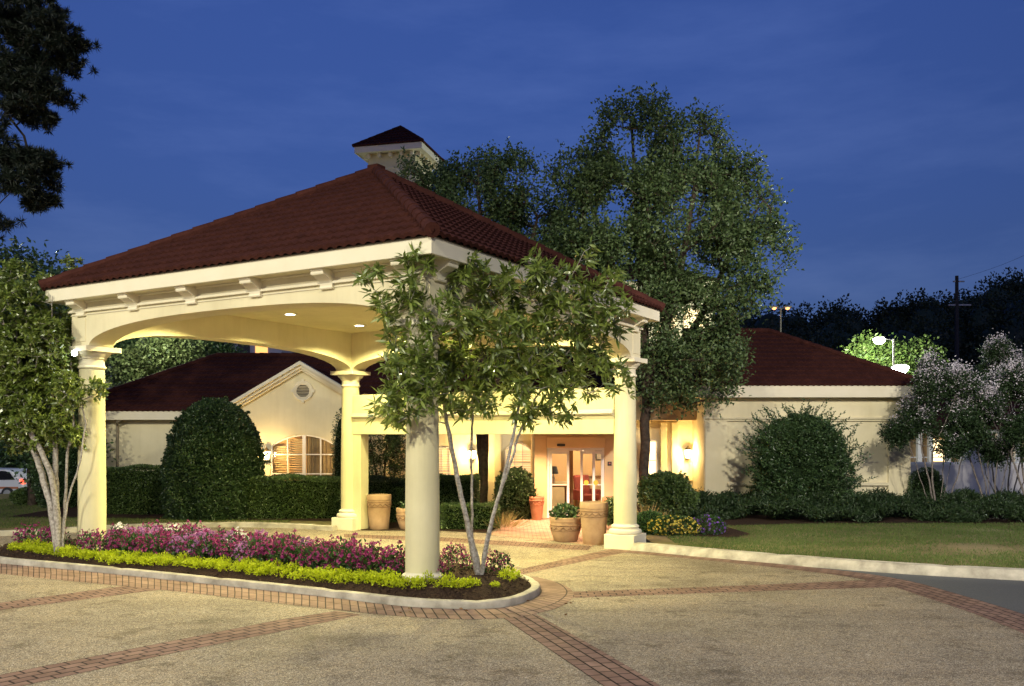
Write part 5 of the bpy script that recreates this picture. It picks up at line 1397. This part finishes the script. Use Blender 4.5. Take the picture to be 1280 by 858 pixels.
# juniper ground cover and lawn blades (nobody could count them)
rs = np.random.RandomState(14); n = 30000
X = rs.uniform(5.0, 22, n); Yj = rs.uniform(23.5, 29.3, n); m = (Yj > 23.6 + .35 * np.sin(X * 1.3) + .25 * np.sin(X * 3.1) + np.where(X < 7, (7 - X) * .5, 0)); X, Yj = X[m], Yj[m]
hh_ = .20 + .13 * np.sin(X * 2.1 + Yj) + .12 * np.sin(X * 4.7 - Yj * 3.0) + .1 * np.sin(Yj * 5 + X)
P = np.stack([X, Yj, .16 + np.abs(hh_)], 1); k = 5
P = np.repeat(P, k, 0) + rs.normal(0, .06, (len(P) * k, 3)); P[:, 2] = np.maximum(P[:, 2], .15)
D = rs.normal(0, .7, P.shape) + np.array((0, -.3, .5))
V, Fc = leaf_geo(P, D, .11, .03, rs); setkind(np_obj('juniper_ground_cover', V, Fc, LF_JUN), 'stuff')
def blades(name, pts, h, m, seed):
    rs = np.random.RandomState(seed); D = np.stack([rs.normal(0, .35, len(pts)), rs.normal(0, .35, len(pts)), np.ones(len(pts))], 1)
    V, Fc = leaf_geo(pts, D, h, .010, rs, 0, .4); setkind(np_obj(name, V, Fc, m), 'stuff')
def inpoly(x, y, poly):
    c = np.zeros(len(x), bool); n = len(poly); j = n - 1
    for i in range(n):
        xi, yi = poly[i]; xj, yj = poly[j]
        c ^= ((yi > y) != (yj > y)) & (x < (xj - xi) * (y - yi) / (yj - yi + 1e-12) + xi); j = i
    return c
LF_GRASS = leafmat('grass_blade', (.045, .085, .018), (.11, .15, .04), (.24, .22, .09), .2, .6, .2, .8)
n = 150000; X = rs.uniform(3.5, 17, n); Yj = rs.uniform(14, 24.2, n); m = inpoly(X, Yj, lawnR) & ~inpoly(X, Yj, bedR)
bare = np.exp(-(((X - 9.6) / 2.4) ** 2 + ((Yj - 18.1) / .9) ** 2)) + .45 * np.exp(-(((X - 5.6) / 1.0) ** 2 + ((Yj - 20.4) / .6) ** 2)) + .35 * (np.sin(X * 1.7 + Yj * .9) * np.sin(Yj * 2.3 - X * .4) > .45); m &= rs.uniform(0, 1, n) > bare * .97
X, Yj = X[m], Yj[m]; blades('lawn_grass', np.stack([X, Yj, LZ + .016 * np.maximum(19.5 - Yj, 0)], 1), .045, LF_GRASS, 15)
n = 90000; X = rs.uniform(-24, -6, n); Yj = rs.uniform(22.5, 33, n); m = inpoly(X, Yj, lawnL) & ~inpoly(X, Yj, bedL); X, Yj = X[m], Yj[m]
blades('lawn_grass', np.stack([X, Yj, np.full(len(X), .10)], 1), .05, LF_GRASS, 16)
# fallen leaves on the right kerb and paving
rs = np.random.RandomState(17); P = []
for (px_, py_, n_, s) in ((841, 690.5, 26, .10), (884, 695.5, 26, .12), (760, 684, 10, .3), (655, 752, 12, .5), (560, 768, 12, .8)):
    x, y = G(px_, py_); q = rs.normal(0, 1, (n_, 3)) * np.array((s, s * .25, .006)) + np.array((x, y, gz(x, y) + .02)); q[:, 2] = np.maximum(q[:, 2], gz(x, y) + .012); P.append(q)
P = np.concatenate(P); D = rs.normal(0, 1, P.shape); D[:, 2] *= .2
V, Fc = leaf_geo(P, D, .07, .03, rs); setkind(np_obj('fallen_leaves', V, Fc, leafmat('dry_leaf', (.10, .045, .015), (.22, .11, .04), None, .1)), 'stuff')

# ------------------------------------------------------------------ planters
def planter(name, label, px_, Y_, prof, m, zb=0, band=True, group='clay planters by the entrance'):
    t = thing(name, label, 'planter', (PXX(px_, Y_), Y_, zb), 0, group)
    m_ = MB(); m_.lathe(prof, n=40, cap=False); o = m_.build('pot', m, t, smooth=True)
    h = max(z for r, z in prof); inner = prof[-1][0]
    m_ = MB(); m_.lathe([(inner, prof[-1][1] - .001), (.001, prof[-1][1])], n=32, cap=False); m_.build('soil', SOIL, t)
    if band:
        def rad(z):
            for (r0, z0), (r1, z1) in zip(prof, prof[1:]):
                if z1 > z0 and z0 <= z <= z1: return r0 + (r1 - r0) * (z - z0) / (z1 - z0)
            return prof[0][0]
        m_ = MB(); zc = h * band; n = 14
        for k in range(n):
            a0 = 2 * math.pi * k / n
            pts = []
            for q in range(9):
                a = a0 + 2 * math.pi / n * q / 8; z = zc - .055 * math.sin(math.pi * q / 8); r = rad(z) + .004
                pts.append((r * math.cos(a), r * math.sin(a), z))
            m_.tube(pts, .015, 5)
            r = rad(zc + .035) + .004; m_.tube([(r * math.cos(a0 + 2 * math.pi / n * q / 6), r * math.sin(a0 + 2 * math.pi / n * q / 6), zc + .035) for q in range(7)], .013, 5)
            r = rad(zc - .09) + .004; m_.tube([(r * math.cos(a0 + 2 * math.pi / n * q / 6), r * math.sin(a0 + 2 * math.pi / n * q / 6), zc - .09) for q in range(7)], .011, 5)
        m_.build('swag_relief', TERRA_D if m is TERRA else m, t, smooth=True)
    return t
TALL = [(.001, 0), (.235, 0), (.25, .02), (.275, .25), (.30, .55), (.315, .78), (.315, .79), (.325, .80), (.325, .90), (.315, .925), (.29, .93), (.285, .90), (.28, .86)]
BOWL = [(.001, 0), (.24, 0), (.27, .03), (.33, .2), (.355, .36), (.36, .46), (.37, .47), (.37, .55), (.355, .57), (.33, .57), (.325, .54)]
DOORP = [(.001, 0), (.13, 0), (.15, .05), (.18, .3), (.20, .5), (.21, .55), (.215, .56), (.215, .67), (.20, .68), (.185, .68), (.18, .62)]
planter('tall_planter', 'tall tan clay planter at the foot of the rear left column', 474, 23.3, [(r * .98, z * .98) for r, z in TALL], TERRA, .0, .76)
planter('bowl_planter', 'short tan clay planter half hidden by the front column', 513, 23.3, BOWL, TERRA, 0, .62)
planter('bowl_planter', 'wide tan clay planter with dark leafy plant before the sliding door', 707, 20.7, BOWL, TERRA, 0, .62)
planter('tall_planter', 'tall tan clay planter beside the right rear column', 742.5, 20.2, [(r * 1.0, z * 1.02) for r, z in TALL], TERRA, 0, .76)
planter('door_planter', 'orange clay planter left of the sliding door', 671, 25.9, DOORP, SALMON, .0, .80)
planter('door_planter', 'orange clay planter right of the sliding door behind the tall planter', 765, 25.7, [(r * 1.35, z) for r, z in DOORP], SALMON, .0, .80)
bush('potted_plant', 'dark leafy plant growing in the wide tan planter before the door', 'plant', (PXX(707, 20.7), 20.7, .5), .34, .34, .33, 420, .10, .07, LF_DARK, None, .1, .7, 81, 1, core=False)
bush('potted_plant', 'sparse green plant growing in the short planter behind the front column', 'plant', (PXX(513, 23.3), 23.3, .5), .26, .26, .2, 160, .10, .06, LF_DARK, None, .1, .7, 82, 1, core=False)

# ------------------------------------------------------------------ garden wall, far building, lamps, poles, hill, car
GWY = 34.0
gw = thing('garden_wall', 'pale lavender-grey stepped garden wall with curved hump at right edge', 'wall', (0, 0, 0))
mb = MB(); xs_ = np.linspace(PXX(1120, GWY), PXX(1420, GWY), 61)
def gwt(x):
    p = 640 + x * F / GWY; y = 582
    if 1205 < p < 1262: y = 582 - 27 * math.sin(math.pi * min(max((p - 1205) / 57, 0), 1)) ** .5
    return CH - (y - HZ) * GWY / F
for a, b_ in zip(xs_, xs_[1:]):
    v = [(a, GWY, 0), (b_, GWY, 0), (b_, GWY, gwt(b_)), (a, GWY, gwt(a)), (a, GWY + .25, 0), (b_, GWY + .25, 0), (b_, GWY + .25, gwt(b_)), (a, GWY + .25, gwt(a))]
    mb.add(v, [(0, 1, 2, 3), (7, 6, 5, 4), (3, 2, 6, 7)])
mb.build('wall', noisy('pale_wall_stucco', (.58, .56, .56), (.66, .64, .64), 1.5, .85, .2, 90), gw)
mb = MB(); mb.tube([(x, GWY + .12, gwt(x) + .03) for x in xs_], .10, 6); mb.build('coping', WHITE, gw, smooth=True)
fb = thing('arcade_building', 'far building with lit white arcade posts seen behind the garden wall', 'building', (0, 0, 0))
AY = 58.0
mb = MB(); mb.bb(PXX(1110, AY), PXX(1480, AY), AY + 3, AY + 9, -.3, 3.6); mb.build('wall', TAN, fb)
for px_ in (1150, 1164, 1186, 1203, 1228, 1250, 1272, 1296): 
    b = MB(); b.bb(PXX(px_, AY) - .14, PXX(px_, AY) + .14, AY, AY + .28, -.3, 2.6); b.build('post', WHITE, fb)
mb = MB(); mb.bb(PXX(1110, AY), PXX(1480, AY), AY - .06, AY + .34, 2.6, 2.85)
mb.build('lintel', WHITE, fb)
mb = MB(); mb.bb(PXX(1110, AY), PXX(1480, AY), AY + .1, AY + .16, .55, .62); mb.bb(PXX(1110, AY), PXX(1480, AY), AY + .1, AY + .16, 1.0, 1.06); mb.build('railing', WHITE, fb)
tiles('roof', [((PXX(1105, AY), AY - .8, 2.86), (PXX(1485, AY), AY - .8, 2.86), (PXX(1485, AY), AY + 5, 5.3), (PXX(1105, AY), AY + 5, 5.3))], ROOF, fb, nper=3, wave=.6)
for i, px_ in enumerate((1176, 1214)):
    b = MB(); b.bb(PXX(px_, AY + 2.9) - .5, PXX(px_, AY + 2.9) + .5, AY + 2.9, AY + 2.99, .7, 2.2); b.build('lit_window', emis('far_window_glow', (1, .72, .38), 3.0), fb)
# hotel blocks far behind
hb = thing('hotel_block', 'tall lamp-lit hotel block glimpsed through the big tree', 'building', (0, 0, 0))
BY = 52.0
mb = MB(); mb.bb(PXX(740, BY), PXX(893, BY), BY, BY + 8, 0, CH + (HZ - 352) * BY / F); mb.build('wall', STUCCO, hb)
for i in range(4):
    for j in range(3):
        x = PXX(765 + 34 * i, BY); z = 3 + 2.7 * j; b = MB(); b.bb(x - .55, x + .55, BY - .04, BY + .01, z, z + 1.4); b.build('lit_window' if (i + j) % 3 else 'window', emis('block_window_glow', (1, .75, .4), 1.2) if (i + j) % 3 else DARKM, hb)
zt = CH + (HZ - 352) * BY / F; a, b_ = PXX(736, BY), PXX(897, BY)
tiles('roof', [((a, BY - .5, zt), (b_, BY - .5, zt), (b_ - 4.2, BY + 4, zt + 2.2), (a + 4.2, BY + 4, zt + 2.2)), ((b_, BY - .5, zt), (b_, BY + 8.5, zt), (b_ - 4.2, BY + 4, zt + 2.2), (b_ - 4.2, BY + 4, zt + 2.2))], ROOF, hb, nper=4, wave=.4)
spot('assumed_block_light', (PXX(850, 48), 46.5, 4.2), 380, (1, .66, .30), 110, .6, .1, aim=(PXX(850, BY), BY, 9.5))  # assumed bare spot without a fixture, added to light the hotel block wall
lb2 = thing('hotel_block', 'pale far building with a lit orange window above the left lobby roof', 'building', (0, 0, 0))
BY = 62.0
mb = MB(); mb.bb(PXX(80, BY), PXX(352, BY), BY, BY + 8, -.5, CH + (HZ - 400) * BY / F); mb.build('wall', noisy('pale_siding', (.40, .38, .42), (.46, .44, .48), 2, .8), lb2)
for px_ in (305, 327): 
    x = PXX(px_, BY); b = MB(); b.bb(x - .42, x + .42, BY - .05, BY + .01, 7.3, 8.9); b.build('lit_window' if px_ == 327 else 'window', emis('orange_window_glow', (1, .42, .12), 1.6) if px_ == 327 else DARKM, lb2)
mb = MB(); mb.add([(PXX(75, BY), BY - .4, CH + (HZ - 400) * BY / F), (PXX(357, BY), BY - .4, CH + (HZ - 400) * BY / F), (PXX(357, BY), BY + 8.4, CH + (HZ - 400) * BY / F), (PXX(75, BY), BY + 8.4, CH + (HZ - 400) * BY / F), (PXX(110, BY), BY + 4, CH + (HZ - 380) * BY / F), (PXX(320, BY), BY + 4, CH + (HZ - 380) * BY / F)], [(0, 1, 5, 4), (1, 2, 5), (2, 3, 4, 5), (3, 0, 4)]); mb.build('roof', ROOF, lb2)

LAMPPOST = noisy('lamp_post_paint', (.06, .055, .05), (.10, .09, .08), 5, .5)
def street_lamp(label, px_, ytop, Y_, zb, heads, lm, energy, colr, hr=.16):
    x = PXX(px_, Y_); zt = CH + (HZ - ytop) * Y_ / F
    t = thing('street_lamp', label, 'street lamp', (x, Y_, zb), 0)
    h = zt - zb
    m_ = MB(); m_.lathe([(.14, 0), (.14, .12), (.075, .16), (.05, h - .1), (.05, h)], n=12); m_.build('pole', LAMPPOST, t, smooth=True)
    for s in heads:
        m_ = MB(); m_.tube([(0, 0, h - .06), (s * .5, 0, h + .02)], .03, 6); m_.box((s * .75, 0, h + .06), (.5, .26, .12)); a = m_.build('lamp_head', LAMPPOST, t, bevel=.02)
        m_ = MB(); m_.lathe([(.001, -hr * .9), (hr * .5, -hr * .78), (hr * .87, -hr * .4), (hr, 0), (hr * .87, hr * .1)], n=16, cap=False); g = m_.build('lamp_glass', lm, a, smooth=True); g.location = (s * .75, -.02, h - .005)
        point('street_lamp_bulb', (x + s * .75, Y_ + 1.6, zt - .3), energy, colr, .12)
street_lamp('bright white street lamp low behind the corner of the right wing roof', 1104, 459, 39.5, 0, (1,), LAMP_S, 2600, (.92, 1, .86), .36)
street_lamp('second white street lamp standing higher and further back, above the first', 1117, 424, 46, 0, (-1,), LAMP_S, 5200, (.92, 1, .78), .30)
street_lamp('far street lamp with two orange heads above the right wing roof', 976, 385, 60, 0, (-.6, .6), LAMP_O, 60, (1, .5, .25), .15)
# utility pole and wires
UY = 95.0; ux = PXX(1196, UY); uz = CH + (HZ - 345) * UY / F
up = thing('utility_pole', 'tall wooden utility pole standing against the dark wooded hill', 'utility pole', (ux, UY, 6))
m_ = MB(); m_.lathe([(.26, 0), (.17, uz - 6)], n=10); m_.build('pole', noisy('pole_wood', (.03, .027, .026), (.05, .045, .042), 4, .9), up)
m_ = MB(); m_.box((.3, 0, uz - 6 - 3.1), (2.4, .14, .16)); m_.box((.2, 0, uz - 6 - .6), (1.2, .14, .14)); m_.build('crossarm', GREYM, up)
for lab, (z0, x1, y1, z1) in (('upper overhead wire running right from the utility pole', (uz - .4, 50, 70, uz + 3.2)), ('middle overhead wire running right from the utility pole', (uz - 3, 52, 72, uz - 1.5)), ('lower overhead wire sagging right from the utility pole', (uz - 3.4, 52, 70, uz - 5.0))):
    m_ = MB(); m_.tube([(ux + (x1 - ux) * k / 14, UY + (y1 - UY) * k / 14, z0 + (z1 - z0) * k / 14 - 1.1 * math.sin(math.pi * k / 14)) for k in range(15)], .013, 5)
    tag(m_.build('power_line', DARKM), lab, 'wire')
# hill with its wood
def hillz(x, y):
    a = min(max((y - 85) / 75, 0), 1); a = a * a * (3 - 2 * a); e = 15 + 6.8 * min(max((x - 40) / 50, 0), 1.3) + 1.2 * math.sin(x * .07) 
    l = min(max((x + 20) / 60, 0), 1)
    return -1.0 + a * e * l
xs = np.linspace(-120, 220, 60); ys = np.linspace(80, 260, 26)
V = np.array([(x, y, hillz(x, y)) for y in ys for x in xs]); nx = len(xs)
Fh = np.array([(j * nx + i, j * nx + i + 1, (j + 1) * nx + i + 1, (j + 1) * nx + i) for j in range(len(ys) - 1) for i in range(nx - 1)])
setkind(np_obj('hill', V, Fh, noisy('hill_floor', (.010, .016, .007), (.02, .028, .012), .2, .95), smooth=True), 'structure')
rs = np.random.RandomState(33); Pn = []; Dn = []; Cn = []
for i in range(430):
    x = rs.uniform(-10, 150); y = rs.uniform(95, 185); z = hillz(x, y); h = rs.uniform(6, 11.5); r = h * rs.uniform(.28, .42)
    k = 1000; d = nrmz(rs.normal(0, 1, (k, 3))); u = rs.uniform(.72, 1.06, (k, 1)); lum = 1 + .25 * np.sin(d[:, :1] * 7 + i) * np.cos(d[:, 2:] * 6 + i * 2)
    Cn.append((x, y, z + h * .48, r * .66, h * .33)); Pn.append(np.array((x, y, z + h * .5))[None] + d * u * lum * np.array((r, r, h * .46))); Dn.append(d + rs.normal(0, .5, d.shape))
V, Fc = leaf_geo(np.concatenate(Pn), np.concatenate(Dn), .48, .38, rs)
un, vn = 12, 7; th = np.arange(un) * 2 * np.pi / un; phv = np.linspace(-1.5, 1.5, vn)
unit = np.array([(math.cos(p) * math.cos(t), math.cos(p) * math.sin(t), math.sin(p)) for p in phv for t in th])
uf = np.array([(j * un + i, j * un + (i + 1) % un, (j + 1) * un + (i + 1) % un, (j + 1) * un + i) for j in range(vn - 1) for i in range(un)])
CV = np.concatenate([np.array(c[:3])[None] + unit * np.array((c[3], c[3], c[4])) for c in Cn]); CF = np.concatenate([uf + k_ * len(unit) for k_ in range(len(Cn))]) + len(V)
setkind(np_obj('wooded_hillside', np.concatenate([V, CV]), [Fc, CF], leafmat('far_leaf', (.022, .036, .016), (.050, .070, .030), None, .1, nscale=.06)), 'stuff')
# white car at the left edge
cx, cyy, cz = PXX(-8, 45), 45.0, zground(PXX(-8, 45), 45) + .0
car = thing('parked_car', 'white hatchback car with lit red tail lamp at the left edge', 'car', (cx, cyy, cz), R(-4))
CARW = noisy('white_car_paint', (.70, .70, .72), (.74, .74, .76), 2, .3, spec=.5)
side = [(-2.05, .35), (2.0, .35), (2.1, .55), (2.08, .85), (1.95, .98), (1.55, 1.40), (1.2, 1.52), (-.2, 1.55), (-.9, 1.3), (-1.25, .98), (-1.95, .85), (-2.1, .6)]
m_ = MB(); m_.prism(side, Matrix.Translation((0, -.85, 0)), 1.7); m_.build('body', CARW, car, smooth=False, bevel=.07)
gl_ = noisy('car_glass', (.012, .013, .016), (.02, .02, .024), 2, .08, spec=.6)
m_ = MB(); m_.prism([(-1.05, 1.0), (.28, 1.0), (.28, 1.46), (-.22, 1.47), (-.82, 1.26)], Matrix.Translation((0, -.865, 0)), .02); m_.prism([(.36, 1.0), (1.68, 1.02), (1.4, 1.38), (1.15, 1.45), (.36, 1.46)], Matrix.Translation((0, -.865, 0)), .02); m_.build('side_window', gl_, car)
m_ = MB(); m_.box((2.0, -.72, .92), (.18, .26, .26)); m_.build('tail_light', emis('tail_light_glass', (1, .10, .05), 2.5), car, bevel=.03)
m_ = MB(); m_.box((0, -.858, .62), (3.7, .02, .10)); m_.build('side_trim', noisy('trim_orange', (.45, .16, .07), (.5, .2, .1), 2, .5), car)
for x in (-1.3, 1.3):
    for s in (-1, 1):
        m_ = MB(); m_.lathe([(.001, 0), (.2, 0), (.31, .02), (.33, .06), (.33, .16), (.31, .2), (.001, .2)], n=24); o = m_.build('wheel', DARKM, car, smooth=True); o.rotation_euler = (R(90), 0, 0); o.location = (x, s * .80 + .1, .33)
        m_ = MB(); m_.lathe([(.20, .205), (.12, .22), (.001, .215)], n=20, cap=False); rr = m_.build('rim', GREYM, o, smooth=True)
        if s < 0: rr.rotation_euler = (0, 0, 0)
